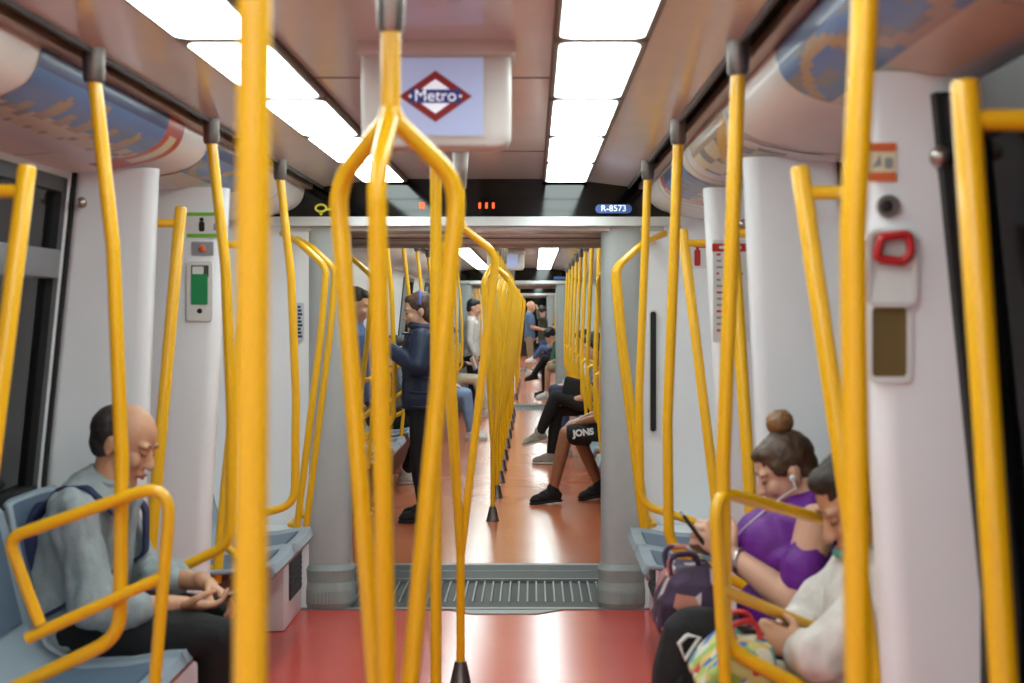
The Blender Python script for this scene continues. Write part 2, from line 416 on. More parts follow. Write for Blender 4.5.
for gi, (yn, yf) in enumerate(((6.95, 8.15), (21.0, 22.3), (35.2, 36.4))):
    nm = ['', '_second', '_third'][gi]
    for end, y in (('near', yn), ('far', yf-.14)):
        for sx, side in ((-1,'left'),(1,'right')):
            column(y, sx, side+'_'+end+nm, 0. if end == 'near' else .15)
            e = MB(); slab(e, sx, y, y+.14, 0, 1.93, -.05, .05)
            x2 = 1.38
            e.box(sx*(.80 if end == 'near' else .95), sx*x2, y, y+.13, 0, 1.95)
            struct(e.build('wall_end_'+side+'_'+end+nm, WALL if end == 'near' else WALL2, smooth=False))
    # dark glossy header following the ceiling, with an arched top
    h = MB(); out = [(-1.0, 1.90), (1.0, 1.90), (1.0, 2.14)] + [(x/10, 2.14) for x in range(9, -10, -1)] + [(-1.0, 2.14)]
    h.prism(out, lambda u, w, d: V((u, d, w)), yn-.005, yn+.12)
    r = struct(h.build('wall_header'+nm, HEADER, smooth=False))
    s = MB().prism(rrect(-1.02, 1.02, 1.868, 1.912, .015), lambda u, w, d: V((u, d, w)), yn-.06, yn+.02)
    struct(s.build('trim_header_bar'+nm, SILVER))
    gc = MB(); gc.box(-.92, .92, yn-.01, yn+.35, 1.845, 1.87, 0); gc.box(-.92, .92, yn+.35, yn+.5, 1.82, 1.86, 1); gc.box(-.92, .92, yn+.5, yf-.3, 1.835, 1.87, 0)
    gc.box(-.92, .92, yf-.3, yf, 1.815, 1.85, 1)
    for ya in (yn+.30, yn+.52, yf-.34): gc.box(-.92, .92, ya, ya+.05, 1.832 if ya < yn+.4 else 1.822, 1.86, 2)
    struct(gc.build('ceiling_gangway'+nm, [GANG, DSTEEL, SILVER], bevel=.004))
    for sx, side in ((-1,'left'),(1,'right')):
        w = MB()
        n = 9
        for k in range(n):
            a = yn+.14+(yf-yn-.28)*k/n; b = yn+.14+(yf-yn-.28)*(k+1)/n
            w.loft([[V((sx*.83,a+.01,z)),V((sx*.79,(a+b)/2,z)),V((sx*.83,b-.01,z)),V((sx*.93,b,z)),V((sx*.93,a,z))] for z in (0, 1.86)])
        struct(w.build('wall_bellows_'+side+nm, COLUMN))
    # floor plate of the gangway: frame bars and sliding ribs
    f = MB(); f.box(-1.36, 1.36, yn, yf, -.06, -.012, 0)
    f.box(-1.3, 1.3, yn-.03, yn+.01, -.01, .006, 2)
    f.box(-1.0, 1.0, yn+.02, yn+.13, -.012, .004, 3)
    ribs = 36
    for k in range(ribs):
        x = -.8+1.6*k/(ribs-1)
        f.box(x-.004, x+.004, yn+.15, yf-.5, -.012, .004, 2)
        if k % 2 == 0 and k < ribs-1: f.box(x+.006, x+1.6/(ribs-1)-.006, yn+.16, yf-.52, -.012, -.006, 3)
    f.box(-.8, .8, yf-.46, yf-.44, -.012, .006, 2); f.box(-.8, .8, yf-.44, yf-.22, -.012, .004, 3)
    f.box(-.8, .8, yf-.22, yf-.205, -.012, .006, 2); f.box(-.8, .8, yf-.19, yf-.03, -.012, .004, 3); f.box(-1.3, 1.3, yf-.03, yf+.03, -.01, .005, 2)
    if gi == 0: f.prism([(-.02,yn-.13),(.30,yn-.13),(.42,yn-.04),(-.12,yn-.04)], lambda u, w, d: V((u, w, d)), .0, .004, 2)
    struct(f.build('floor_gangway'+nm, [BLK, DSTEEL, RIB, PLATEG], smooth=False))

# ------------------------------------------------------------------ ceiling lamps
def lamp_proto(sx):
    root = thing('ceiling_light', '', 'ceiling light', (0,0,0), 'lamp panels along the ceiling')
    f = MB(); a, b = sx*.438-.095, sx*.438+.095
    f.loft([[V((u, w, 2.078)) for u, w in rrect(a-.012, b+.012, -.449, .449, .03)], [V((u, w, 2.092)) for u, w in rrect(a-.012, b+.012, -.449, .449, .03)]])
    f.build('lamp_frame', LAMPF, root)
    d = MB(); d.loft([[V((u, w, 2.0765)) for u, w in rrect(a, b, -.416, .416, .035)], [V((u, w, 2.0775)) for u, w in rrect(a, b, -.416, .416, .035)]])
    d.build('diffuser', LAMP, root)
    return root
carname = ['nearest car', 'second car', 'third car', 'fourth car']
for sx, side in ((-1,'left'),(1,'right')):
    first = None
    for ci, (y0, y1) in enumerate(CARS):
        n = 11 if ci == 0 else int((y1-y0-.1)/.9)
        for k in range(n):
            if ci == 0: y = 6.44-.9*k; lb = 'white ceiling lamp panel, %s from the dark header, %s-hand strip of the nearest car' % (ORD[k], side)
            else: y = y0+.5+.9*k; lb = 'white ceiling lamp panel, %s in from the gangway, %s-hand strip of the %s' % (ORD[k], side, carname[ci])
            if first is None: first = lamp_proto(sx); first.location = (0, y, 0); first['label'] = lb
            else: dup(first, (0, y, 0), lb)

# ------------------------------------------------------------------ poles and rails
def socket(parent, x, y, z0, z1, r0, r1):
    m = MB().tube([(x,y,z0-.004),(x,y,z0),(x,y,z0+(z1-z0)*.5),(x,y,z1)], [.0195, r0, r0*.6+r1*.4, r1], 18)
    return m.build('ceiling_socket', STEEL, parent)
def foot(parent, x, y):
    return MB().tube([(x,y,0),(x,y,.006),(x,y,.012),(x,y,.10)], [.046,.046,.042,.023], 20).build('foot_cone', DSTEEL, parent)

def tri_pole(y, az, r, label, x=0.):
    root = thing('branched_pole', label, 'pole', (x, y, 0), 'branched centre poles')
    socket(root, x, y, 1.93, 2.098, .022, .036)
    MB().tube([(x,y,1.76),(x,y,1.95)], .0166, 18).build('upper_post', YEL, root)
    MB().tube([(x,y,.09),(x,y,.60)], .0166, 18).build('lower_post', YEL, root)
    for k in range(3):
        a = math.radians(az+120*k); d = V((math.cos(a), math.sin(a), 0)); b = V((x, y, 0))
        p = fillet([b+V((0,0,1.80)), b+d*.010+V((0,0,1.775)), b+d*r+V((0,0,1.675)), b+d*.012+V((0,0,.60)), b+d*.002+V((0,0,.52))], [0,.02,.10,.2,0], 8)
        MB().tube(p, .0158, 16).build('branch', YEL, root)
    foot(root, x, y)
    return root
def centre_pole(y, label, x=0., lean=0.):
    root = thing('straight_pole', label, 'pole', (x, y, 0), 'straight centre poles')
    socket(root, x+lean, y, 1.93, 2.098, .022, .036)
    MB().tube([(x,y,.09),(x+lean,y,1.95)], .0166, 20).build('post', YEL, root)
    foot(root, x, y)
    return root
centre_pole(1.40, 'yellow straight pole closest to the viewer, left of the branched pole before the screen', -.005, .012)
tri_pole(2.42, 25, .124, 'yellow three-branched pole in front of the red diamond screen', .038)
centre_pole(4.1, 'yellow straight pole half hidden behind the right branch of the nearest branched pole')
tri_pole(5.5, 10, .14, 'yellow three-branched pole with dark cone foot standing just before the ribbed gangway plate')
tp = None
for k, (y, az) in enumerate(((9.88,5),(11.1,10),(12.1,0),(13.0,12),(14.0,5),(15.2,10),(16.4,0),(17.6,8),(18.8,4),(20.0,9))):
    lb = 'yellow three-branched centre pole, %s beyond the ribbed gangway plate' % ORD[k]
    if tp is None: tp = tri_pole(y, az, .125, lb)
    else:
        q = dup(tp, (0, y, 0), lb); q.rotation_euler = (0, 0, math.radians(az-5))
for k, y in enumerate((23.6, 25.4, 27.2, 29.0)):
    dup(tp, (0, y, 0), 'yellow three-branched centre pole in the third car, %s from its gangway' % ORD[k])

def divider(sx, y, label, style='loop', dx=0., low=.69, skew=0.):
    """ceiling-to-seat grab pole at a bench end; its foot bends out under the seats; an arm loop hangs on it"""
    root = thing('seat_divider_pole', label, 'pole', (sx*.74, y, 0), 'grab poles at the bench ends')
    m = MB().tube([(sx*.745,y,1.985),(sx*.745,y,1.995),(sx*.745,y,2.06),(sx*.745,y,2.128)], [.021,.025,.027,.029], 18)
    m.build('ceiling_socket', DSTEEL, root)
    xm = .695+.015*sx
    if style == 'hook':
        p = fillet([(sx*.745,y,2.0),(sx*(xm+.02),y,1.6),(sx*xm,y,1.1),(sx*(xm+.005),y,.67),(sx*.95,y-.03,.60),(sx*.95,y-.05,.50),(sx*.80,y-.05,.42)], [0,.5,.5,.09,.06,.05,0], 8)
        MB().tube(p, .0166, 18).build('post', YEL, root)
        return root
    p = fillet([(sx*.745,y,2.0),(sx*(xm+.02),y,1.6),(sx*xm,y,1.1),(sx*(xm+.005),y,low),(sx*1.0,y,low-.15)], [0,.5,.6,.10,0], 8)
    MB().tube(p, .0166, 18).build('post', YEL, root)
    if style == 'loop':
        yy = y-.032
        if skew:
            q = fillet([(sx*1.0,yy+skew,.66),(sx*1.10,yy+skew,.90),(sx*.685,yy,1.052),(sx*.72,yy,.47)], [0,.035,.06,0], 7); r_ = [(sx*1.0,yy+skew*.8,.66),(sx*.697,yy,.83)]
        else:
            q = fillet([(sx*(.86+dx*.3),yy,.727),(sx*(.935+dx*.3),yy,.927),(sx*(.555+dx),yy,1.06),(sx*(.605+dx),yy,.47)], [0,.035,.06,0], 7); r_ = [(sx*(.89+dx*.3),yy,.695),(sx*(.567+dx),yy,.842)]
        lp = MB().tube(q, .0145, 16); lp.tube(r_, .014, 14)
        lp.build('arm_loop', YEL, root)
    return root
divider(-1, 3.32, 'yellow pole with slanted arm loop in front of the seated man with backpack straps')
divider(1, 3.22, 'yellow pole with slanted arm loop in front of the woman in purple', skew=.42)
divider(-1, 4.53, 'yellow pole beside the seated man, bending in behind his forearm', 'plain', low=.71)
divider(1, 4.55, 'yellow pole bending in behind the floral backpack on the right bench', 'plain', low=.70)
divider(-1, 5.76, 'yellow pole at the left bench end nearest the gangway', 'hook')
divider(1, 5.76, 'yellow pole at the right bench end nearest the gangway', 'hook')
def near_bow(sx, y, label):
    root = thing('seat_divider_pole', label, 'pole', (sx*.74, y, 0), 'grab poles at the bench ends')
    MB().tube([(sx*.70,y,1.985),(sx*.70,y,2.06),(sx*.70,y,2.1)], [.026,.028,.03], 18).build('ceiling_socket', DSTEEL, root)
    p = fillet([(sx*.70,y,2.0),(sx*.676,y,1.55),(sx*.682,y,1.0),(sx*.70,y,.72),(sx*1.0,y,.56)], [0,.5,.6,.12,0], 8)
    MB().tube(p, .0166, 20).build('post', YEL, root)
near_bow(1, 1.76, 'yellow bowed pole closest to the viewer, in front of the emergency handle pillar')
first = {}
for sx, side in ((-1,'left'),(1,'right')):
    for k, y in enumerate((8.95, 9.85, 11.2, 12.55, 13.9, 15.25, 16.6, 17.95, 19.3)):
        lb = 'yellow pole with arm loop, %s-hand benches of second car, %s beyond the gangway' % (side, ORD[k])
        if sx not in first: first[sx] = divider(sx, y, lb, dx=.15)
        else: dup(first[sx], (sx*.74, y, 0), lb)
    for k, y in enumerate((23.2, 24.8, 26.4, 28.0)):
        dup(first[sx], (sx*.74, y, 0), 'yellow pole with arm loop, %s-hand benches of third car, %s pole in' % (side, ORD[k]))

def wall_rail(sx, y, label, x0=.93, x1=1.06, ztop=1.80, zbot=.42):
    root = thing('door_grab_rail', label, 'rail', (sx*x0, y, zbot), 'leaning grab rails beside the doors')
    e_ = (ztop-zbot); MB().tube([(sx*x1,y,zbot),(sx*(x0+(x1-x0)*.006/e_),y,ztop-.006),(sx*x0,y,ztop)], [.0195,.0195,.016], 18).build('bar', YEL, root)
    for z in (ztop-.055, zbot+.055):
        t = (z-zbot)/(ztop-zbot); xx = x1+(x0-x1)*t
        MB().tube([(sx*xx,y,z),(sx*(xw(z)+.005),y,z)], .0145, 14).build('bracket', YEL, root)
wall_rail(-1, 3.0, 'leaning yellow door rail in front of the dark left window', .787, .95, 1.76)
wall_rail(-1, 4.72, 'leaning yellow door rail rising behind the head of the seated man', .888, 1.01, 1.80)
wall_rail(-1, 5.47, 'leaning yellow door rail beside the pillar with the green emergency panel', .806, .938, 1.764, .41)
wall_rail(1, 1.95, 'leaning yellow door rail against the dark door glass', .872, .96, 1.768)
wall_rail(1, 2.92, 'leaning yellow door rail before the emergency handle pillar', .827, 1.02, 1.75)
wall_rail(1, 4.42, 'leaning yellow door rail behind the bun of the woman in purple', .897, .985, 1.75)
wall_rail(1, 5.47, 'leaning yellow door rail beside the red extinguisher sign', .855, 1.02, 1.77)
def column_rail(sx, y, label):
    root = thing('column_grab_rail', label, 'rail', (sx*.72, y, .42), 'bent grab rails on the gangway columns')
    p = fillet([(sx*.90,y+.2,1.82),(sx*.78,y,1.76),(sx*.665,y,1.655),(sx*.69,y,1.35),(sx*.805,y,.42)], [0,.05,.09,.4,0], 8)
    MB().tube(p, .0160, 18).build('bar', YEL, root)
    MB().tube([(sx*.798,y,.475),(sx*.835,y+.02,.475),(sx*.84,6.96 if y < 7 else 8.1,.475)], .013, 12).build('bracket', YEL, root)
column_rail(-1, 6.5, 'bent yellow rail on the left gangway column, nearer one of the two')
column_rail(-1, 6.8, 'bent yellow rail on the left gangway column, farther one of the two')
column_rail(1, 6.5, 'bent yellow rail on the right gangway column, nearer one of the two')
column_rail(1, 6.8, 'bent yellow rail on the right gangway column, farther one of the two')

column_rail(-1, 8.4, 'bent yellow rail just beyond the gangway, left-hand side')
column_rail(1, 8.4, 'bent yellow rail just beyond the gangway, right-hand side')
# ------------------------------------------------------------------ seats
def seat(sx, y, label, group):
    root = thing('transit_chair', label, 'seat', (sx*.98, y, 0), group)
    prof = [(.715,.425),(.70,.452),(.715,.472),(.76,.470),(.86,.452),(.98,.445),(1.06,.455),(1.125,.50),(1.16,.58),(1.19,.70),(1.22,.83),(1.235,.89),(1.25,.905)]
    P = []
    nv = 9
    for i, (x, z) in enumerate(prof):
        row = []
        for j in range(nv):
            v = -1+2*j/(nv-1); e = abs(v)**4
            hw = .232*(1-.12*max(0, (z-.6)/.3)**2)
            back = i >= 7
            row.append(V((sx*(x-(.022*e if back else 0)), y+v*hw, z+(.018*e if 2 <= i < 7 else 0))))
        P.append(row)
    m = MB().grid(P); me = m.mesh('shell', SEAT, org(root))
    bm = bmesh.new(); bm.from_mesh(me); bmesh.ops.solidify(bm, geom=bm.faces[:], thickness=.018 )
    bmesh.ops.recalc_face_normals(bm, faces=bm.faces); bm.to_mesh(me); bm.free()
    for p in me.polygons: p.use_smooth = True
    link(bpy.data.objects.new('shell', me), root)
    for nm, a, b, off in (('seat_pad', 3, 6, (0,.012)), ('back_pad', 8, 11, (-.014,.004))):
        vs_t = []
        for i in range(a, b+1):
            x, z = prof[i]
            vs_t.append([V((sx*(x+off[0]), y+t*.175, z+off[1]-(.0 if abs(t) < .99 else .004))) for t in (-1,-.6,0,.6,1)])
        vs_b = [[p + V((sx*(.02 if nm == 'back_pad' else 0), 0, -.018 if nm == 'seat_pad' else -.004)) for p in r] for r in vs_t]
        q = MB(); q.grid(vs_t); q.grid(vs_b)
        ring_t = vs_t[0] + [r[-1] for r in vs_t[1:]] + vs_t[-1][-2::-1] + [r[0] for r in vs_t[-2:0:-1]]
        ring_b = vs_b[0] + [r[-1] for r in vs_b[1:]] + vs_b[-1][-2::-1] + [r[0] for r in vs_b[-2:0:-1]]
        q.loft([ring_t, ring_b], cap=False)
        q.build(nm, SEATPAD, root)
    b = MB(); b.box(sx*.92, sx*1.16, y-.05, y+.05, .39, .44); b.build('bracket', DSTEEL, root)
    return root
sl = seat(-1, 4.28, 'blue-grey bench seat under the seated man with phone', 'bench seats in the nearest car')
dup(sl, (-.98, 3.80, 0), 'empty blue-grey bench seat just in front of the seated man', 'bench seats in the nearest car')
dup(sl, (-.98, 3.32, 0), 'empty blue-grey bench seat, closest of the left-hand row', 'bench seats in the nearest car')
for k, y in enumerate((5.66, 6.14)):
    dup(sl, (-.98, y, 0), 'empty blue-grey bench seat by the left gangway column, %s one' % ('farther' if k else 'nearer'), 'bench seats in the nearest car')
sr = seat(1, 3.42, 'blue-grey bench seat under the person in the white hooded top', 'bench seats in the nearest car')
dup(sr, (.98, 3.90, 0), 'blue-grey bench seat under the woman in purple', 'bench seats in the nearest car')
dup(sr, (.98, 5.64, 0), 'empty blue-grey bench seat by the right gangway column, nearer one', 'bench seats in the nearest car')
dup(sr, (.98, 6.12, 0), 'empty blue-grey bench seat by the right gangway column, farther one', 'bench seats in the nearest car')
for sx, s_, side in ((-1, sl, 'left'), (1, sr, 'right')):
    k = 0
    for a in (8.95, 9.85, 11.2, 12.55, 13.9, 15.25, 16.6, 17.95, 19.3):
        for d in ((.43, .92) if a > 9 else (.45,)):
            dup(s_, (sx*.98, a+d, 0), 'blue-grey bench seat, number %d in the %s-hand row beyond the gangway' % (k+1, side), 'bench seats in the second car'); k += 1
for k, (y, lb) in enumerate(((23.65, 'under the coral leg warmers'), (24.27, 'under the green jacket'), (30.6, 'under the jeans far down the aisle'))):
    dup(sr, (.98, y, 0), 'blue-grey bench seat in the third car '+lb, 'bench seats in the third car')
# kick panels below the benches
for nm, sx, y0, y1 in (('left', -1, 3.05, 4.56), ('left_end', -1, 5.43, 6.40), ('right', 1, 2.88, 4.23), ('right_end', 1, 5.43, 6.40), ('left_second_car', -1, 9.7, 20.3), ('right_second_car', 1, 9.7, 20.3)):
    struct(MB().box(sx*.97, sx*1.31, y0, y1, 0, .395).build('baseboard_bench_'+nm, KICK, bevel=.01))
for sx, side in ((-1,'left'),(1,'right')):
    r = thing('bench_end_cabinet', 'white cabinet with dark side vent under the %s end of bench by gangway' % ('left-hand' if sx < 0 else 'right-hand'), 'cabinet', (sx*1.05, 6.68, 0), 'cabinets under the bench ends')
    MB().box(sx*.845, sx*1.29, 6.44, 6.925, 0.0, .415).build('body', WALL, r, bevel=.015)
    v = MB(); v.box(sx*.838, sx*.85, 6.55, 6.87, .12, .37, 0)
    for k in range(9): v.box(sx*.834, sx*.842, 6.56, 6.86, .135+k*.026, .145+k*.026, 0)
    v.build('vent', VENT, r)

# ------------------------------------------------------------------ hanging display
def display(y, zt, zb, hw, xc, label, logo):
    root = thing('passenger_display', label, 'screen', (xc, y, zb), 'hanging passenger displays')
    F = lambda u, w, d: V((xc+u, d, w))
    h = MB().prism(rrect(-hw, hw, zb, zt+.03, .035), F, y, y+.10); h.build('housing', DISPB, root, bevel=.012, seg=3)
    t = MB().prism([(-hw-.01, zt-.012), (hw+.01, zt-.012), (hw+.01, zt+.04), (-hw-.01, zt+.04)], F, y-.02, y+.12); t.build('hood', CEIL, root, bevel=.006)
    MB().box(xc-.12, xc+.12, y+.02, y+.09, zt, 2.105).build('ceiling_bracket', CEIL, root)
    zc = (zt+zb)/2+.006; sw, sh = hw*.67, (zt-zb)*.42
    MB().prism(rrect(-sw, sw, zc-sh, zc+sh, .006), F, y-.004, y+.001).build('bezel', DISPB, root)
    scr = MB().prism(rrect(-sw+.006, sw-.006, zc-sh+.005, zc+sh-.005, .003), F, y-.006, y-.003).build('screen', SCREEN, root)
    if logo:
        L = .088; H = .062; Li, Hi = L-.030, H-.021
        d = MB()
        ou = [(L,0),(0,H),(-L,0),(0,-H)]; inn = [(Li,0),(0,Hi),(-Li,0),(0,-Hi)]
        for k in range(4):
            a, b, c_, e = ou[k], ou[(k+1) % 4], inn[(k+1) % 4], inn[k]
            d.prism([a, b, c_, e], lambda u, w, dd: F(u, w+zc, dd), y-.0085, y-.006)
        d.build('diamond_logo', SCRRED, root)
        MB().prism([(Li,0),(0,Hi),(-Li,0),(0,-Hi)], lambda u, w, dd: F(u, w+zc, dd), y-.008, y-.006).build('diamond_field', SCRWH, root)
        MB().prism([(-.062,-.0165),(.062,-.0165),(.062,.0165),(-.062,.0165)], lambda u, w, dd: F(u, w+zc, dd), y-.0105, y-.0086).build('logo_band', SCRNAVY, root)
        text_mesh('logo_lettering', 'Metro', .040, SCRWH, (xc, y-.0125, zc), (1,0,0), (0,0,1), root, bold=0.)
        s = MB()
        for sx in (-1, 1): s.prism([(sx*.064,0),(sx*.060,.004),(sx*.056,0),(sx*.060,-.004)], lambda u, w, dd: F(u, w+zc, dd), y-.0125, y-.010)
        s.build('logo_stars', SCRWH, root)
display(3.42, 2.078, 1.845, .180, .046, 'hanging screen with red diamond sign reading Metro in the nearest car', True)
display(14.6, 2.055, 1.88, .190, .0, 'hanging screen glowing grey above the aisle of the second car', False)

# ------------------------------------------------------------------ header signs
yh = 6.945
r = thing('car_number_plate', 'small blue plate reading R-8573 on the dark header', 'sign', (.67, yh, 1.955), 'car number plates')
MB().prism(rrect(.585, .762, 1.932, 1.975, .02), lambda u, w, d: V((u, d, w)), yh-.006, yh).build('plate', PLATEB, r)
text_mesh('plate_lettering', 'R-8573', .043, PLATEW, (.6735, yh-.008, 1.9545), (1,0,0), (0,0,1), r, bold=.0003)
r = thing('car_number_plate', 'tiny blue car number plate on the header at the end of second car', 'sign', (.67, 20.99, 1.955), 'car number plates')
MB().prism(rrect(.585, .762, 1.932, 1.975, .02), lambda u, w, d: V((u, d, w)), 20.985, 20.994).build('plate', PLATEB, r)
for nm, xs, lb in (('left', (-.27, -.255), 'two small orange indicator lights on the dark header, left pair'), ('right', (.02, .053, .086), 'row of three small orange indicator lights on the dark header')):
    m = MB()
    for x in xs: m.prism(rrect(x-.006, x+.006, 1.955, 1.985, .004), lambda u, w, d: V((u, d, w)), yh-.004, yh)
    tag(m.build('indicator_light', LED), lb, 'indicator light', 'orange indicator lights')
m = MB(); rng = lambda rx, rz: [V((-.755+rx*math.cos(a), 0, 1.957+rz*math.sin(a))) for a in [2*PI*k/24 for k in range(25)]]
m.tube([p+V((0, yh-.004, 0)) for p in rng(.026, .017)], .0055, 8, cap=False)
m.prism([(-.765,1.932),(-.745,1.932),(-.755,1.920)], lambda u, w, d: V((u, d, w)), yh-.006, yh)
m.prism([(-.73,1.945),(-.70,1.945),(-.70,1.957),(-.73,1.957)], lambda u, w, d: V((u, d, w)), yh-.006, yh)
tag(m.build('pictogram_light', LEDY), 'small yellow-green outlined pictogram on the dark header', 'pictogram')

# ------------------------------------------------------------------ things on the pillars and end walls
def plate(parent, nm, y, x0, x1, z0, z1, m, d=.003, r=.004, yb=0.):
    return MB().prism(rrect(x0, x1, z0, z1, r, 4), lambda u, w, dd: V((u, dd, w)), y-d-yb, y-yb).build(nm, m, parent)
yl = 5.3
r = thing('emergency_notice', 'green and white emergency notice at top of the left door pillar', 'notice', (-0.9451, yl, 1.728))
plate(r, 'sheet', yl, -1.01, -0.886, 1.726, 1.822, WPLATE)
plate(r, 'green_band', yl, -1.01, -0.886, 1.808, 1.821, LIME, yb=.0032, d=.001); plate(r, 'green_band', yl, -1.01, -0.886, 1.728, 1.742, LIME, yb=.0032, d=.001)
m = MB(); m.prism(rrect(-0.9642, -0.9433, 1.75, 1.787, .006), lambda u, w, d: V((u, d, w)), yl-.005, yl-.0031); m.ell((-0.9538, yl-.004, 1.795), (.008, .002, .008), 12, 8)
m.build('figure_print', BLK, r)
plate(r, 'small_print', yl, -0.9103, -0.893, 1.754, 1.78, PRINTG, yb=.0032, d=.001)
r = thing('alarm_button', 'small recessed dull button plate above the green emergency panel', 'button', (-0.9451, yl, 1.659))
plate(r, 'recess_plate', yl, -0.9929, -0.9103, 1.66, 1.712, PRINTG)
MB().ell((-0.9512, yl-.005, 1.686), (.014, .006, .014), 14, 8).build('button', ORANGE, r)
r = thing('emergency_release_unit', 'white framed emergency panel with green window on the left door pillar', 'emergency panel', (-0.9451, yl, 1.415))
plate(r, 'frame', yl, -1.008, -0.9121, 1.417, 1.639, WPLATE, d=.010, r=.012)
plate(r, 'dark_recess', yl, -0.9911, -0.926, 1.58, 1.624, VENT, yb=.0102, d=.001)
plate(r, 'grey_label', yl, -0.9868, -0.9451, 1.591, 1.619, WPLATE, yb=.0114, d=.001)
plate(r, 'green_window', yl, -0.9911, -0.9294, 1.478, 1.591, GREEN, yb=.0116, d=.002)
MB().ell((-0.9599, yl-.011, 1.454), (.010, .003, .010), 14, 8).build('keyhole', BLK, r)

yr = 2.75
r = thing('emergency_notice', 'orange and cream notice at top of the near right pillar', 'notice', (0.9633, yr, 1.704))
plate(r, 'sheet', yr, 0.9283, 0.9817, 1.702, 1.777, PAPERY)
plate(r, 'orange_band', yr, 0.9283, 0.9817, 1.76, 1.777, ORANGE, yb=.0032, d=.001); plate(r, 'orange_band', yr, 0.9283, 0.9817, 1.702, 1.72, ORANGE, yb=.0032, d=.001)
m = MB(); m.prism(rrect(0.9592, 0.975, 1.727, 1.748, .005), lambda u, w, d: V((u, d, w)), yr-.005, yr-.0031); m.prism([(0.935,1.729),(0.9533,1.733),(0.95,1.754)], lambda u, w, d: V((u, d, w)), yr-.005, yr-.0031)
m.build('figure_print', PRINTG, r)
r = thing('key_switch', 'round steel key switch on the near right pillar', 'key switch', (0.965, yr, 1.642))
F = lambda c, rad: [V((c[0]+rad*math.cos(a), c[1], c[2]+rad*math.sin(a))) for a in [2*PI*k/24 for k in range(25)]]
MB().tube([(0.965, yr, 1.654), (0.965, yr-.012, 1.654)], .022, 20).build('ring', STEEL, r)
MB().ell((0.9617, yr-.012, 1.654), (.012, .004, .012), 14, 8).build('keyhole', BLK, r)
r = thing('emergency_brake', 'red loop emergency handle in a white niche on the near right pillar', 'emergency handle', (0.9717, yr, 1.458))
fr = MB(); Fy = lambda u, w, d: V((u, d, w))
ou = rrect(0.9233, 1.02, 1.46, 1.61, .02, 5); inn = rrect(0.93, 1.013, 1.467, 1.603, .016, 5)
n = len(ou)
fr.loft([[Fy(u, w, yr) for u, w in ou], [Fy(u, w, yr-.014) for u, w in ou], [Fy(u, w, yr-.014) for u, w in inn], [Fy(u, w, yr-.001) for u, w in inn]], cap=False)
fr.add([Fy(u, w, yr-.0015) for u, w in inn], [tuple(range(n))])
fr.hexa([(0.9317, yr-.001, 1.468), (0.9317, yr-.016, 1.468), (1.012, yr-.016, 1.468), (1.012, yr-.001, 1.468), (0.9317, yr-.001, 1.529), (0.9317, yr-.003, 1.529), (1.012, yr-.003, 1.529), (1.012, yr-.001, 1.529)])
fr.build('niche', WPLATE, r)
hp = [V((0.94, yr-.015, 1.553)), V((0.9483, yr-.022, 1.593)), V((1.002, yr-.022, 1.6)), V((1.006, yr-.02, 1.565)), V((0.9925, yr-.015, 1.547)), V((0.94, yr-.015, 1.553))]
hp = [hp[0]*.5+hp[4]*.5] + hp[0:5] + [hp[0]*.5+hp[4]*.5]
MB().tube(fillet(hp, .012, 5), .0088, 12).build('handle_loop', RED, r)
r = thing('inspection_window', 'dark amber glass slot below the red emergency handle', 'inspection window', (0.9633, yr, 1.325))
fr = MB(); ou = rrect(0.93, 1.012, 1.313, 1.467, .014, 5); inn = rrect(0.935, 1.002, 1.325, 1.458, .008, 5)
fr.loft([[Fy(u, w, yr) for u, w in ou], [Fy(u, w, yr-.006) for u, w in ou], [Fy(u, w, yr-.006) for u, w in inn], [Fy(u, w, yr-.001) for u, w in inn]], cap=False)
fr.build('frame', WPLATE, r)
MB().add([Fy(u, w, yr-.0015) for u, w in inn], [tuple(range(len(inn)))]).build('glass', AMBER, r)
for x, y, z, lb in ((1.057, 2.74, 1.747, 'chrome knob at the outer edge of the near right pillar'), (1.06, 5.29, 1.774, 'chrome knob at the top of the far right pillar')):
    b = MB(); b.ell((x, y-.025, z), .021); b.tube([(x, y+.02, z), (x, y-.02, z)], .011)
    tag(b.build('chrome_knob', STEEL), lb, 'knob', 'chrome knobs')

yp = 5.3
r = thing('safety_sign', 'tall white notice with red heading on the far right pillar', 'notice', (0.9922, yp, 1.326))
plate(r, 'sheet', yp, 0.950, 1.085, 1.338, 1.719, WPLATE)
plate(r, 'red_heading', yp, 0.947, 1.087, 1.675, 1.705, RED, yb=.0032, d=.001)
plate(r, 'heading_print', yp, 0.973, 1.056, 1.685, 1.696, WPLATE, yb=.0043, d=.0006)
m = MB(); random.seed(3)
for k in range(13):
    z = 1.660-.0235*k
    for u0, u1 in ((.964, .972+random.random()*.025), (1.010, 1.026+random.random()*.042)):
        m.prism([(u0, z), (u1, z), (u1, z+.008), (u0, z+.008)], Fy, yp-.0045, yp-.003, 0 if k % 3 else 1)
m.build('text_print', [PRINTG, RED], r)
ye = 6.95
r = thing('extinguisher_sign', 'white sign with red fire extinguisher on the right end wall', 'sign', (1.06, ye, 1.69))
plate(r, 'sheet', ye, 1.035, 1.158, 1.662, 1.80, WPLATE)
m = MB(); m.prism(rrect(1.068, 1.098, 1.675, 1.755, .008), Fy, ye-.005, ye-.003); m.prism(rrect(1.076, 1.090, 1.753, 1.772, .003), Fy, ye-.005, ye-.003)
m.prism([(1.066,1.772),(1.066,1.766),(1.121,1.762),(1.134,1.770),(1.121,1.774)], Fy, ye-.005, ye-.003); m.build('extinguisher_print', RED, r)
r = thing('car_plaque', 'small upright navy lettered plaque on the left end wall', 'plaque', (-.85, ye, 1.3))
plate(r, 'plate', ye, -.872, -.838, 1.315, 1.495, WALL2, d=.02)
m = MB()
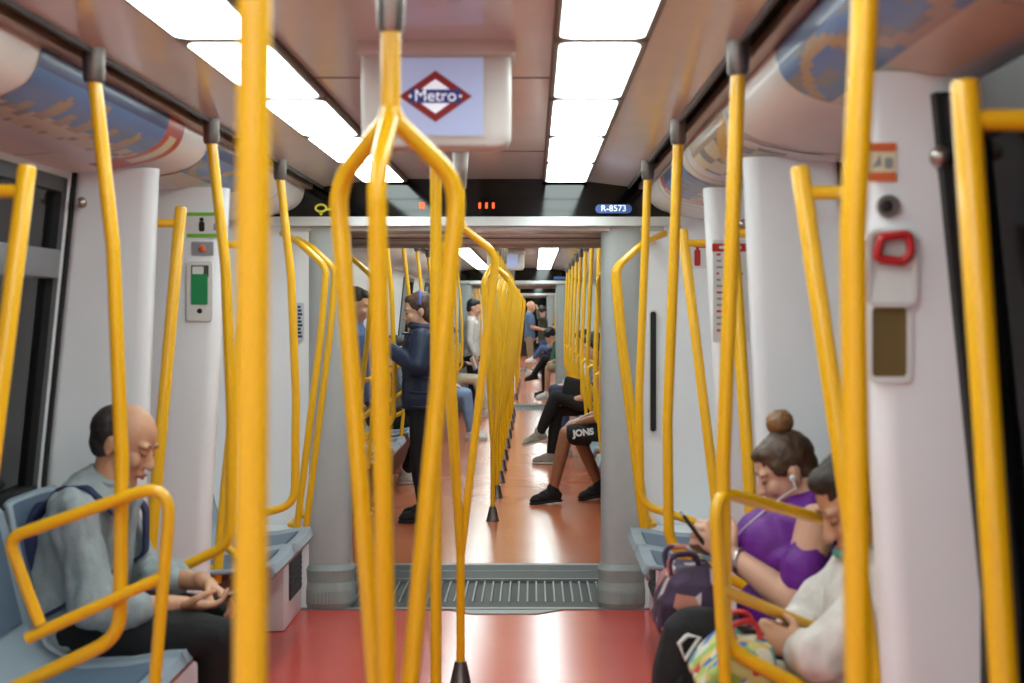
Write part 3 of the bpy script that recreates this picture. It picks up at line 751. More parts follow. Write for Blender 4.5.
for k in range(9): m.prism([(-.866, 1.325+k*.018), (-.844-(k % 3)*.004, 1.325+k*.018), (-.844-(k % 3)*.004, 1.337+k*.018), (-.866, 1.337+k*.018)], Fy, ye-.022, ye-.0195)
m.build('lettering', NAVYP, r)
r = thing('door_slot_window', 'tall narrow black slot window in the right end wall', 'window', (.86, ye, .85))
m = MB().prism(rrect(.846, .886, .86, 1.46, .018, 6), Fy, ye-.02, ye); m.build('frame', SILVER, r)
MB().prism(rrect(.852, .880, .868, 1.452, .013, 6), Fy, ye-.0215, ye-.019).build('glass', BLK, r)

# ------------------------------------------------------------------ advertising posters bent over the cove
PAL = [mat('poster_%s' % n, c, .38, coat=.12, var=.03) for n, c in (('sky_blue', (84, 122, 176)), ('deep_blue', (38, 52, 112)), ('cream', (208, 196, 168)), ('stone', (170, 140, 110)), ('white', (214, 214, 218)), ('red', (188, 66, 48)), ('grey', (120, 122, 130)), ('gold', (206, 160, 78)))]
def poster(sx, y0, y1, t0, t1, fn, label, nu=48, nv=22):
    m = MB(); P = []
    for i in range(nu+1):
        row = []
        for j in range(nv+1):
            t = t0+(t1-t0)*j/nv; x, z = cove_pt(t); x2, z2 = cove_pt(t+.01)
            nrm = V((-(z2-z), 0, x2-x)); nrm.normalize()
            if nrm.z > 0: nrm = -nrm
            row.append(V((sx*(x+nrm.x*.003), y0+(y1-y0)*i/nu, z+nrm.z*.003)))
        P.append(row)
    a, b = nu+1, nv+1
    vs = [p for r in P for p in r]; o = len(m.v); m.v += vs
    for i in range(nu):
        for j in range(nv):
            m.f.append([i*b+j, i*b+j+1, (i+1)*b+j+1, (i+1)*b+j]); m.m.append(fn((i+.5)/nu, (j+.5)/nv))
    return tag(m.build('advertising_poster', PAL), label, 'poster', 'posters along the ceiling coves')
def towers(u, v):
    if u > .86: return 5 if (v < .25 or v > .75 or u > .975) else (2 if abs(u-.92) < .03 else 5)
    if v > .84: return 4
    for c, w, h in ((.22, .05, .30), (.42, .05, .22), (.56, .06, .45), (.70, .05, .38), (.10, .06, .55), (.32, .05, .5)):
        if abs(u-c) < w*(.35+.65*max(0, (v-h)/(1-h))) and v > h: return 3 if v < .7 else 2
    if v > .62: return 2 if (int(u*31)+int(v*17)) % 3 else 6
    return 0 if v > .18 else 1
def night(u, v):
    if v > .88: return 4
    if (u-.5)**2*3+(v-.55)**2 < .06: return 6
    return 1 if (int(u*9)+int(v*6)) % 4 else 0
def beach(u, v):
    if v > .86: return 4
    if v > .62: return 2
    if abs(v-.45-.2*math.sin(u*7)) < .06: return 3
    if v < .2: return 1
    return 0 if (int(u*7)+int(v*9)) % 3 else 6
def warm(u, v):
    if u < .06 or u > .94: return 4
    if abs(u-v) < .1: return 7
    if v < .2: return 3
    if v > .75: return 4
    return 2 if (int(u*8)+int(v*5)) % 3 else 6
poster(-1, 3.22, 4.55, .12, .72, towers, 'blue poster of pale towers with red square on left cove')
poster(-1, 1.95, 2.62, .15, .70, night, 'dark blue poster on the left cove above the near window')
poster(-1, 4.9, 5.75, .15, .72, beach, 'blue and gold poster on the left cove above the left door')
poster(1, 2.15, 3.25, .10, .80, beach, 'dark blue and white poster on the right cove over the emergency handle pillar')
poster(1, 4.1, 5.1, .15, .78, warm, 'cream and gold poster on the right cove over the right wall panel')
poster(1, 5.35, 6.2, .15, .75, towers, 'blue poster with red square on the right cove nearest the gangway')

# ------------------------------------------------------------------ people
def fabric(name, rgb, rough=.8, var=.12, scale=18, bump=.25, bscale=90, sheen=0.):
    return mat(name, rgb, rough, var=var, scale=scale, bump=bump, bscale=bscale, sheen=sheen)
SKIN = mat('skin_light', (206, 158, 134), .5, var=.05, scale=14); SKIN2 = mat('skin_warm', (200, 150, 118), .5, var=.05, scale=14)
SKIN3 = mat('skin_brown', (156, 106, 78), .45, var=.06, scale=14)
LIPS = mat('lips', (178, 112, 98), .4); EYEW = mat('eye_white', (225, 222, 216), .3); IRIS = mat('eye_dark', (40, 28, 22), .2)
HAIRK = mat('hair_black', (20, 18, 18), .6, var=.3, scale=60, bump=.3, bscale=120); HAIRB = mat('hair_brown', (74, 50, 34), .45, var=.35, scale=50, bump=.3, bscale=110)
HAIRD = mat('hair_dark_brown', (44, 30, 22), .6, var=.3, scale=50, bump=.3, bscale=110); HAIRG = mat('hair_greying', (48, 44, 42), .55, var=.35, scale=70, bump=.3, bscale=140)
HAIRL = mat('hair_light_bun', (128, 90, 52), .45, var=.35, scale=50, bump=.3, bscale=110)
GREYSH = fabric('shirt_light_grey', (150, 160, 164)); BLKF = fabric('fabric_black', (17, 17, 19)); NAVYF = fabric('fabric_navy', (34, 46, 78))
NAVYB = fabric('backpack_navy', (36, 44, 84), bump=.4); PURPLE = fabric('top_purple', (98, 16, 132), .6); WHITEF = fabric('top_white', (212, 206, 202))
CREAM = fabric('trousers_cream', (196, 182, 156)); DENIM = fabric('denim_blue', (66, 88, 130)); DENIML = fabric('denim_light', (122, 146, 182))
BEIGE = fabric('shorts_beige', (146, 128, 104)); BLUESH = fabric('shirt_grey_blue', (84, 108, 140)); GREENJ = fabric('jacket_green', (36, 96, 68))
CORAL = fabric('coral_cloth', (226, 104, 70)); GREYSHOE = fabric('shoe_grey', (150, 146, 138)); WHITESHOE = fabric('shoe_white', (216, 214, 210))
BLKSHOE = fabric('shoe_black', (18, 18, 20)); KHAKI = fabric('shorts_khaki', (150, 140, 116)); DGREEN = fabric('jacket_olive', (64, 66, 56)); PINK = fabric('top_pink', (190, 110, 130))
SOLEW = mat('sole_white', (205, 203, 198), .5); SOLEB = mat('sole_black', (20, 20, 21), .6)
PUFF = fabric('puffer_navy', (18, 32, 62), .5, bump=.3, bscale=30)
PHONEB = mat('phone_black', (14, 14, 16), .15); HEADB = fabric('headband_blue', (84, 92, 160)); TEAL = fabric('collar_teal', (96, 168, 160))

def remesh(mb, name, m, parent, vox, smooth=3, fold=0., ffreq=14., seed=0.):
    me0 = bpy.data.meshes.new('tmp'); me0.from_pydata([tuple(v) for v in mb.v], [], mb.f)
    bm = bmesh.new(); bm.from_mesh(me0); bmesh.ops.recalc_face_normals(bm, faces=bm.faces); bm.to_mesh(me0); bm.free()
    o = bpy.data.objects.new('tmp', me0); COL.objects.link(o)
    md = o.modifiers.new('r', 'REMESH'); md.mode = 'VOXEL'; md.voxel_size = vox; md.use_smooth_shade = True
    me = bpy.data.meshes.new_from_object(o.evaluated_get(bpy.context.evaluated_depsgraph_get()))
    bpy.data.objects.remove(o); bpy.data.meshes.remove(me0)
    bm = bmesh.new(); bm.from_mesh(me)
    for _ in range(smooth): bmesh.ops.smooth_vert(bm, verts=bm.verts, factor=.5, use_axis_x=True, use_axis_y=True, use_axis_z=True)
    bm.normal_update()
    g = org(parent)
    for v in bm.verts:
        if fold:
            p = v.co*ffreq + V((seed, seed*2, 0)); p.z *= .55
            v.co += v.normal*fold*(noise.noise(p) + .5*noise.noise(p*2.3))
        v.co -= g
    bm.to_mesh(me); bm.free()
    for p in me.polygons: p.use_smooth = True
    me.name = name; me.materials.clear(); me.materials.append(m)
    return link(bpy.data.objects.new(name, me), parent)

def basis(d, n):
    d = V(d).normalized(); n = V(n); n = (n-d*n.dot(d)).normalized(); a = d.cross(n)
    return a, d, n
def hand(mb, w, d, n, side, curl=35, k=1., spread=.1):
    """palm, four unequal fingers with knuckle bends, and a thumb leaving the side of the palm"""
    a, d, n = basis(d, n); w = V(w); R = Matrix((a, d, n)).transposed()
    mb.limb([w-d*.02*k, w+d*.02*k], [.026*k, .024*k], 10)
    mb.ell(w+d*.052*k, (.041*k, .052*k, .0165*k), 14, 10, R)
    for i, (off, L) in enumerate(((-.031, .066), (-.0105, .078), (.0105, .073), (.031, .056))):
        p = w+d*.088*k+a*off*k*side; pts = [p-d*.02*k, p]; ang = 0
        dd = (d+a*off*side*spread*20*.1).normalized()
        for seg in (.44, .31, .25):
            ang += math.radians(curl*(1 if seg != .44 else .8))
            p = p+(dd*math.cos(ang)+n*math.sin(ang))*L*seg*k; pts.append(p)
        mb.limb(pts, [.0098*k, .0096*k, .0088*k, .008*k, .007*k], 8)
    p = w+d*.022*k-a*.030*k*side
    t1 = p+(d*.55-a*.65*side+n*.45).normalized()*.042*k; t2 = t1+(d*.85-a*.15*side+n*.5).normalized()*.032*k; t3 = t2+(d*.9+n*.35).normalized()*.022*k
    mb.limb([p, t1, t2, t3], [.014*k, .0115*k, .010*k, .008*k], 8)

class Frame:
    def __init__(s, base, F): 
        s.b = V((base[0], base[1], 0)); s.F = V(F).normalized(); s.L = V((0,0,1)).cross(s.F); s.Z = V((0,0,1))
    def p(s, q): return s.b + s.F*q[0] + s.L*q[1] + s.Z*q[2]
    def d(s, q): return s.F*q[0] + s.L*q[1] + s.Z*q[2]

def head_axes(fr, look, up):
    f = fr.d(look).normalized(); u = fr.d(up); u = (u-f*u.dot(f)).normalized(); l = u.cross(f); return f, l, u

def human(name, label, base, F, J, st, vox=.006, group=None, hairfn=None):
    fr = Frame(base, F); P = fr.p
    root = thing(name, label, 'person', (base[0], base[1], 0), group)
    k = st.get('head_k', 1.); tier = st.get('tier', 1)
    # ---- body: one continuous surface
    b = MB()
    T = J['torso']           # (f, z, half width, half depth, [s])
    def rings(grow=0., t0=0, t1=None):
        R = []; TT = T[t0:t1]
        for i, q in enumerate(TT):
            a_, c_ = TT[max(0, i-1)], TT[min(len(TT)-1, i+1)]
            tg = V((c_[0]-a_[0], 0, c_[1]-a_[1])).normalized(); nx = V((tg.z, 0, -tg.x)); s0 = q[4] if len(q) > 4 else 0.
            n_ = 20; ring = []
            for j in range(n_):
                an = 2*PI*j/n_; cx, cy = math.cos(an), math.sin(an)
                ex = .8
                dx = math.copysign(abs(cx)**ex, cx)*(q[3]+grow); dy = math.copysign(abs(cy)**ex, cy)*(q[2]+grow)
                ring.append(P((q[0]+nx.x*dx, s0+dy, q[1]+nx.z*dx)))
            R.append(ring)
        return R
    b.loft(rings(-.012))
    neck = V(J['neck']); hd = V(J['head'])
    f, l, u = head_axes(fr, J['look'], J.get('up', (.1, 0, 1)))
    H = P(J['head'])
    h = lambda x, y, z: H + (f*x + l*y + u*z)*k
    Rm = Matrix((f, l, u)).transposed()
    b.limb([P(neck-V((.01, 0, .05))), P(neck), H-u*.05*k-f*.015*k], [.075*st.get('neck_k', 1), .058*st.get('neck_k', 1), .054*k], 14)
    b.ell(h(-.008, 0, .03), (.098*k, .076*k, .092*k), 24, 16, Rm)
    b.ell(h(.03, 0, -.035), (.064*k, .060*k, .084*k), 20, 14, Rm)
    b.ell(h(.045, 0, -.075), (.042*k, .045*k, .040*k), 16, 12, Rm)
    b.ell(h(.072, 0, -.105), (.022*k, .024*k, .018*k), 12, 10, Rm)
    b.limb([h(.086, 0, .012), h(.100, 0, -.012), h(.110, 0, -.032)], [.009*k, .011*k, .0145*k], 10)
    for sd in (-1, 1):
        b.ell(h(.106, sd*.011, -.036), .0085*k, 8, 6)
        b.ell(h(.078, sd*.032, .026), (.018*k, .026*k, .011*k), 12, 8, Rm)
        b.ell(h(.066, sd*.040, -.03), (.026*k, .022*k, .028*k), 12, 8, Rm)
        b.ell(h(-.012, sd*.077, -.008), (.020*k, .011*k, .033*k), 14, 10, Rm)
        b.ell(h(-.006, sd*.079, -.036), (.010*k, .008*k, .012*k), 10, 8, Rm)
    b.ell(h(.090, 0, -.066), (.014*k, .024*k, .012*k), 12, 8, Rm)
    ak = st.get('arm_k', 1.); lk = st.get('leg_k', 1.)
    for i, sd in enumerate((1, -1)):       # left, right
        sh, el, wr = (P(J[q][i]) for q in ('sh', 'el', 'wr'))
        b.limb([sh, sh*.5+el*.5, el, el*.6+wr*.4, wr], [.050*ak, .043*ak, .036*ak, .036*ak, .025*ak], 14)
        hd_ = J['hand'][i]
        hand(b, wr, fr.d(hd_[0]), fr.d(hd_[1]), sd*hd_[3] if len(hd_) > 3 else sd, hd_[2], st.get('hand_k', 1.))
        hp, kn, an = (P(J[q][i]) for q in ('hip', 'kn', 'an'))
        b.limb([hp, hp*.5+kn*.5, kn, kn*.62+an*.38, an], [.076*lk, .068*lk, .050*lk, .047*lk, .033*lk], 16)
        td = fr.d(J['toe'][i]).normalized()
        b.limb([an, an+td*.10-V((0,0,.045))], [.034*lk, .026*lk], 12)
    remesh(b, 'body', st['skin'], root, vox, 2)
    # face details
    if tier == 1:
        for sd in (-1, 1):
            e = MB(); e.ell(h(.079, sd*.032, .006), (.011*k, .0135*k, .009*k), 14, 10, Rm); eo = e.build('eye', EYEW if not st.get('lids') else st['skin'], root)
            if st.get('lids'):
                MB().limb([h(.088, sd*.018, -.001), h(.0915, sd*.032, -.004), h(.084, sd*.046, -.001)], [.0014*k, .0019*k, .0014*k], 6).build('eyelashes', IRIS, root)
            else:
                MB().ell(h(.0885, sd*.032, .004), (.003*k, .0055*k, .0055*k), 10, 8, Rm).build('iris', IRIS, eo)
            MB().limb([h(.089, sd*.014, .026), h(.092, sd*.032, .032), h(.078, sd*.052, .026)], [.002*k, .0028*k, .0015*k], 8).build('eyebrow', st['hair'], root)
        m = MB(); m.limb([h(.094, -.022, -.067), h(.104, -.008, -.063), h(.104, .008, -.063), h(.094, .022, -.067)], [.0035*k, .005*k, .005*k, .0035*k], 8)
        m.limb([h(.093, -.018, -.071), h(.101, 0, -.074), h(.093, .018, -.071)], [.0035*k, .0058*k, .0035*k], 8); m.build('lips', LIPS, root)
    # ---- hair
    hb = MB()
    if hairfn: hairfn(hb, h, Rm, k, fr, P)
    else:
        hb.ell(h(-.02, 0, .045), (.096*k, .084*k, .090*k), 20, 14, Rm); hb.ell(h(-.045, 0, -.01), (.062*k, .078*k, .075*k), 18, 12, Rm)
        hb.ell(h(.03, 0, .095), (.052*k, .064*k, .032*k), 16, 10, Rm)
    remesh(hb, 'hair', st['hair'], root, max(.006, vox), 2, .004, 60)
    # ---- clothes
    c = MB(); g = st.get('shirt_g', .008); c.loft(rings(g, st.get('t0', 0)))
    for e in st.get('bust', []): c.ell(P(e[0]), e[1], 16, 12)
    sl = st.get('sleeve', 'long'); sk = st.get('sleeve_k', 1.)
    for i in (0, 1):
        sh, el, wr = (P(J[q][i]) for q in ('sh', 'el', 'wr'))
        if sl == 'long': c.limb([sh, sh*.5+el*.5, el, el*.5+wr*.5, el*.12+wr*.88], [.064*sk, .058*sk, .052*sk, .046*sk, .038*sk], 16)
        elif sl == 'three': c.limb([sh, sh*.5+el*.5, el, el*.48+wr*.52], [.064*sk, .060*sk, .056*sk, .050*sk], 16)
        elif sl == 'half': c.limb([sh, sh*.5+el*.5, sh*.35+el*.65], [.064*sk, .060*sk, .058*sk], 16)
        elif sl == 'cold': c.limb([sh*.62+el*.38, sh*.42+el*.58, sh*.30+el*.70], [.052, .064, .058], 16); c.limb([P((J['sh'][i][0]-.01, J['sh'][i][1]*.50, J['sh'][i][2]+.04)), P((J['sh'][i][0]+.01, J['sh'][i][1]*.72, J['sh'][i][2]+.018))], [.034, .030], 12); c.limb([P((J['sh'][i][0]+.10, J['sh'][i][1]*.8, J['sh'][i][2]-.10)), sh*.5+el*.5], [.03, .045], 12); c.limb([P((J['sh'][i][0]-.06, J['sh'][i][1]*.8, J['sh'][i][2]-.10)), sh*.5+el*.5], [.03, .045], 12)
    so = remesh(c, st.get('shirt_name', 'shirt'), st['shirt'], root, max(.006, vox), 2, st.get('fold', .006), 13, base[1])
    t = MB(); tk = st.get('trouser_k', 1.)
    pz = J['torso'][0]
    t.ell(P((pz[0], 0, pz[1]-.01)), (.13, pz[2]+.012, .10) if abs(fr.F.y) > .7 else (pz[3]+.02, pz[2]+.012, .095), 18, 12)
    for i in (0, 1):
        hp, kn, an = (P(J[q][i]) for q in ('hip', 'kn', 'an'))
        if st.get('legs', 'long') == 'long': t.limb([hp, hp*.5+kn*.5, kn, kn*.5+an*.5, kn*.08+an*.92], [.088*tk, .080*tk, .064*tk, .058*tk, .050*tk], 18)
        else: t.limb([hp, hp*.5+kn*.5, hp*st.get('hem', .14)+kn*(1-st.get('hem', .14))], [.090*tk, .084*tk, .078*tk], 18)
    remesh(t, 'trousers' if st.get('legs', 'long') == 'long' else 'shorts', st['trousers'], root, max(.006, vox), 2, .005, 12, base[1]+3)
    for i in (0, 1):
        an = P(J['an'][i]); td = fr.d(J['toe'][i]).normalized(); sd_ = td.cross(V((0,0,1))).normalized(); up = sd_.cross(td)
        R = Matrix((td, sd_, up)).transposed(); q = lambda x, z: an+td*x+up*z
        s = MB(); s.ell(q(-.012, -.035), (.055, .040, .048), 14, 10, R); s.ell(q(.06, -.048), (.085, .042, .032), 14, 10, R); s.ell(q(.125, -.053), (.060, .044, .025), 14, 10, R)
        s.limb([an+up*.022, an-up*.01], [.045, .047], 12); s.ell(q(.03, -.022), (.085, .039, .042), 12, 10, R); s.ell(q(.09, -.04), (.085, .041, .034), 12, 10, R)
        sh_o = remesh(s, 'shoe', st['shoes'], root, .006, 2)
        so_ = MB(); ol = [(-.065, -.022), (-.062, .02), (-.03, .038), (.06, .042), (.13, .044), (.175, .025), (.188, 0), (.175, -.025), (.13, -.042), (.06, -.038), (-.03, -.036)]
        so_.prism([(x, y) for x, y in ol], lambda x, y, d: an+td*x+sd_*y+up*d, -.085, -.066); so_.build('sole', st.get('sole', SOLEW), sh_o, bevel=.004)
    return root, fr, h, Rm

def hair_bald(mb, h, R, k, fr, P):      # a band round the back and sides
    mb.ell(h(-.040, 0, .026), (.088*k, .0855*k, .080*k), 24, 16, R); mb.ell(h(-.05, 0, -.03), (.058*k, .072*k, .05*k), 16, 12, R)
def hair_bob(mb, h, R, k, fr, P):
    mb.ell(h(-.022, 0, .042), (.100*k, .088*k, .092*k), 22, 16, R); mb.ell(h(-.05, 0, -.03), (.060*k, .082*k, .085*k), 18, 12, R); mb.ell(h(.035, 0, .09), (.046*k, .062*k, .032*k), 16, 10, R)
def hair_short(mb, h, R, k, fr, P):
    mb.ell(h(-.022, 0, .045), (.094*k, .083*k, .088*k), 20, 14, R); mb.ell(h(-.05, 0, -.015), (.056*k, .074*k, .065*k), 18, 12, R); mb.ell(h(.03, 0, .09), (.056*k, .066*k, .034*k), 16, 10, R)
def hair_shaved(mb, h, R, k, fr, P):
    mb.ell(h(-.030, 0, .022), (.082*k, .0775*k, .062*k), 20, 14, R)
def hair_bun(mb, h, R, k, fr, P):
    mb.ell(h(-.018, 0, .042), (.100*k, .086*k, .088*k), 22, 16, R); mb.ell(h(-.055, 0, -.005), (.056*k, .072*k, .070*k), 18, 12, R)
    mb.ell(h(.040, 0, .080), (.046*k, .062*k, .032*k), 16, 10, R)
    for s in (-1, 1): mb.ell(h(.02, s*.068, .03), (.035*k, .014*k, .034*k), 12, 8, R)
    mb.limb([h(-.035, 0, .12), h(-.045, 0, .142)], [.034*k, .028*k], 12)
def hair_long(mb, h, R, k, fr, P):
    mb.ell(h(-.02, 0, .045), (.100*k, .088*k, .090*k), 22, 16, R); mb.ell(h(.035, 0, .09), (.052*k, .066*k, .034*k), 16, 10, R)
    for s in (-1, 1): mb.limb([h(-.02, s*.07, .03), h(-.03, s*.085, -.06), h(-.05, s*.09, -.17)], [.036*k, .036*k, .028*k], 12)
    mb.limb([h(-.06, 0, .03), h(-.085, 0, -.08), h(-.10, 0, -.20)], [.07*k, .07*k, .05*k], 14)
def hair_curly(mb, h, R, k, fr, P):
    random.seed(11)
    mb.ell(h(-.02, 0, .05), (.105*k, .095*k, .095*k), 20, 14, R)
    for _ in range(40):
        a, e = random.uniform(0, 2*PI), random.uniform(.1, 1.4)
        mb.ell(h(-.02+.10*math.cos(a)*math.cos(e), .095*math.sin(a)*math.cos(e), .05+.092*math.sin(e)), .026*k, 8, 6)

def seated(hipz=.53, lean=.08, knee_f=.50, knee_z=.52, an_f=.48, sw=.17, neck_z=1.0, head=(.14, 1.12), look=(.9, 0, -.35), hw=.09, hands=(.36, .62), an_z=.085):
    sz = neck_z-.085
    return dict(torso=[(.02, hipz-.06, .15, .11), (.01, hipz+.03, .165, .125), (lean*.2, hipz+.15, .15, .115), (lean*.6, neck_z-.22, .165, .115), (lean*.95, neck_z-.11, .175, .10), (lean*1.1, neck_z-.05, .12, .075), (lean*1.25, neck_z, .062, .055)],
        neck=(lean*1.3, 0, neck_z), head=(head[0], 0, head[1]), look=look, up=(.25, 0, 1),
        sh=[(lean, sw, sz), (lean, -sw, sz)], el=[(lean+.09, sw+.05, sz-.25), (lean+.09, -sw-.05, sz-.25)], wr=[(hands[0], .09, hands[1]), (hands[0], -.09, hands[1])],
        hand=[((.8, -.5, -.1), (0, -.5, -1), 30), ((.8, .5, -.1), (0, .5, -1), 30)],
        hip=[(.04, hw, hipz), (.04, -hw, hipz)], kn=[(knee_f, hw+.03, knee_z), (knee_f, -hw-.03, knee_z)], an=[(an_f, hw+.02, an_z), (an_f, -hw-.02, an_z)], toe=[(1, .1, 0), (1, -.1, 0)])
def standing(H=1.70, look=(1, 0, -.15), lean=0.):
    q = H/1.70; z = lambda v: v*q
    return dict(torso=[(0, z(.84), .155, .11), (0, z(.93), .165, .115), (.005, z(1.06), .145, .105), (.01, z(1.22), .165, .112), (.0, z(1.34), .180, .10), (-.005, z(1.40), .12, .075), (.0, z(1.45), .062, .055)],
        neck=(.0, 0, z(1.45)), head=(.03, 0, z(1.575)), look=look, up=(.1, 0, 1),
        sh=[(0, .175*q, z(1.365)), (0, -.175*q, z(1.365))], el=[(-.02, .23, z(1.09)), (-.02, -.23, z(1.09))], wr=[(.06, .24, z(.86)), (.06, -.24, z(.86))],
        hand=[((.1, 0, -1), (0, -1, 0), 20), ((.1, 0, -1), (0, 1, 0), 20)],
        hip=[(0, .085, z(.86)), (0, -.085, z(.86))], kn=[(.02, .09, z(.47)), (.02, -.09, z(.47))], an=[(-.02, .10, .088), (-.02, -.10, .088)], toe=[(1, .2, 0), (1, -.2, 0)])

# ---- the man on the left
J = seated(.53, .12, .53, .53, .50, neck_z=.955)
J.update(torso=[(-.02,.47,.155,.10),(-.03,.56,.17,.115),(-.02,.68,.165,.12),(.0,.80,.175,.11),(.025,.87,.185,.095),(.055,.92,.13,.075),(.08,.955,.064,.058)],
    neck=(.085, 0, .955), head=(.126, 0, 1.058), look=(.88, -.16, -.42), up=(.35, 0, 1),
    sh=[(.03, .175, .868), (.03, -.175, .868)], el=[(.115, .225, .62), (.10, -.225, .60)], wr=[(.355, .05, .628), (.305, -.085, .592)],
    hand=[((.75, -.25, -.45), (-.3, -.35, -.8), 32), ((.9, .30, -.12), (.1, .2, 1), 28)], hip=[(.0, .09, .52), (.0, -.09, .52)], kn=[(.44, .13, .50), (.44, -.13, .50)], an=[(.42, .11, .085), (.42, -.11, .085)])
root, fr, h, Rm = human('person', 'seated balding man in light grey shirt looking down at his phone', (-1.07, 4.27), (1, 0, 0), J,
    dict(skin=SKIN2, hair=HAIRG, shirt=GREYSH, trousers=BLKF, shoes=BLKSHOE, sole=SOLEB, fold=.017, sleeve_k=1.10, sleeve='three', lids=True, head_k=.95), .0055, hairfn=hair_bald)
cl = MB(); cl.tube([fr.p((.07+.062*math.cos(a)+.012, .072*math.sin(a), .945+.03*math.cos(a)*-.4)) for a in [2*PI*j/24 for j in range(25)]], .014, 10, cap=False); cl.build('shirt_collar', GREYSH, root)
pk = MB(); cp = [fr.p(q) for q in ((.165, 0, .905), (.150, 0, .87), (.135, 0, .80), (.130, 0, .72), (.118, 0, .62))]
pk.grid([[p+fr.L*w_+fr.F*.002 for w_ in (-.017, 0, .017)] for p in cp]); me = pk.mesh('shirt_placket', GREYSH, org(root)); bm = bmesh.new(); bm.from_mesh(me); bmesh.ops.solidify(bm, geom=bm.faces[:], thickness=.016); bm.to_mesh(me); bm.free(); link(bpy.data.objects.new('shirt_placket', me), root)
for q in ((.158, .885), (.143, .83), (.135, .76), (.127, .68)): MB().ell(fr.p((q[0]+.006, 0, q[1])), (.004, .007, .007), 10, 8).build('button', WPLATE, root)
ph = thing('smartphone', 'dark smartphone held in both hands of the seated man', 'phone', (-.66, 4.26, .60))
c0 = V((-.655, 4.262, .596)); a_, d_, n_ = basis((.88, -.12, .25), (-.25, 0, .95)); Rp = Matrix((a_, d_, n_)).transposed()
def slabbox(mb, c, R, hx, hy, hz): 
    return mb.hexa([c+R@V(q) for q in ((-hx,-hy,-hz),(hx,-hy,-hz),(hx,hy,-hz),(-hx,hy,-hz),(-hx,-hy,hz),(hx,-hy,hz),(hx,hy,hz),(-hx,hy,hz))])
slabbox(MB(), c0, Rp, .036, .075, .004).build('case', PHONEB, ph, bevel=.003)
slabbox(MB(), c0+n_*.0045, Rp, .032, .069, .0006).build('screen', mat('phone_screen', (60, 66, 80), .1), ph)
# his backpack
bp = thing('backpack', 'navy backpack worn by the seated man in grey shirt', 'backpack', (-1.24, 4.27, .5))
m = MB(); m.loft([[fr.p((x+.0, y, z)) for x, y in rrect(-.165+o, -.09+o, -w, w, .03, 4)] for z, w, o in ((.50, .12, .0), (.54, .15, -.005), (.70, .155, -.005), (.80, .145, .012), (.86, .10, .03), (.885, .05, .035))])
remesh(m, 'pack', NAVYB, bp, .008, 2, .006, 12)
for s in (1, -1):
    pts = fillet([fr.p(q) for q in ((-.11, s*.10, .85), (-.03, s*.115, .945), (.05, s*.118, .945), (.158, s*.128, .85), (.152, s*.15, .70), (.0, s*.185, .60), (-.11, s*.15, .54))], .05, 6)
    st_ = MB(); N = len(pts)
    rows = []
    for i, p in enumerate(pts):
        rows.append([p+fr.L*w_ for w_ in (-.024, -.012, 0, .012, .024)])
    st_.grid(rows); me = st_.mesh('strap', NAVYB, org(bp)); bm = bmesh.new(); bm.from_mesh(me); bmesh.ops.solidify(bm, geom=bm.faces[:], thickness=.010); bmesh.ops.recalc_face_normals(bm, faces=bm.faces); bm.to_mesh(me); bm.free()
    link(bpy.data.objects.new('strap', me), bp)
wb = MB().tube([fr.p((.265, -.105, .588)) + V((.036*0, 0, 0)) + (fr.L*math.cos(a)*.034+V((-.25,0,1)).normalized()*math.sin(a)*.034) for a in [2*PI*j/20 for j in range(21)]], .008, 8, cap=False)
wb.build('wristwatch', BLKF, root)

# ---- the woman in purple on the right
J = seated(.53, .05, .36, .52, .34, neck_z=.965)
J.update(torso=[(.05,.46,.165,.12),(.03,.56,.185,.145),(.04,.69,.165,.13),(.065,.81,.17,.13),(.055,.89,.17,.10),(.045,.935,.115,.07),(.05,.965,.058,.05)],
    neck=(.055, 0, .968), head=(.108, 0, 1.016), look=(.90, .06, -.42), up=(.38, 0, 1),
    sh=[(.055, .172, .893), (.055, -.172, .893)], el=[(.125, .215, .70), (.14, -.21, .69)], wr=[(.262, .10, .795), (.28, -.07, .79)],
    hand=[((.6, -.45, .45), (-.3, -.75, .15), 35), ((.65, .4, .4), (-.3, .75, .15), 35)])
root, fr, h, Rm = human('person', 'seated woman in purple cold-shoulder top with hair bun and white earphones', (1.08, 3.90), (-1, 0, 0), J,
    dict(skin=SKIN, hair=HAIRB, shirt=PURPLE, trousers=fabric('leggings_plum', (58, 26, 66)), shoes=BLKSHOE, sole=SOLEB, sleeve='cold', head_k=.83, arm_k=1.12, fold=.006, shirt_name='purple_top', lids=True,
         bust=[((.155, .075, .815), (.085, .08, .09)), ((.155, -.075, .815), (.085, .08, .09)), ((.12, 0, .64), (.12, .15, .10))]), .0055, hairfn=hair_bun)
bn = MB(); bn.ell(h(-.05, 0, .150), (.038, .040, .034), 18, 12, Rm); random.seed(5)
for _ in range(26):
    a, e = random.uniform(0, 2*PI), random.uniform(-.6, 1.5); bn.ell(h(-.05+.036*math.cos(a)*math.cos(e), .038*math.sin(a)*math.cos(e), .152+.030*math.sin(e)), .012, 8, 6)
remesh(bn, 'hair_bun', HAIRL, root, .005, 1, .003, 70)
ep = thing('earphones', 'white wired earphones hanging from ear of the woman in purple', 'earphones', tuple(fr.p((.10, .08, .9))))
for sd in (1, -1):
    e = MB(); e.ell(h(.004, sd*.086, -.018), (.010, .008, .010), 12, 8); e.tube([h(.006, sd*.090, -.012), h(.006, sd*.090, -.018), h(.012, sd*.090, -.055)], [.0048, .0048, .0036], 10); e.build('earbud', WPLATE, ep)
wv = [h(.012, .090, -.05), fr.p((.165, .085, .93)), fr.p((.235, .05, .86)), fr.p((.262, .01, .81)), fr.p((.30, .0, .83))]
MB().tube(fillet(wv, .08, 6), .0022, 8).build('cable', WPLATE, ep)
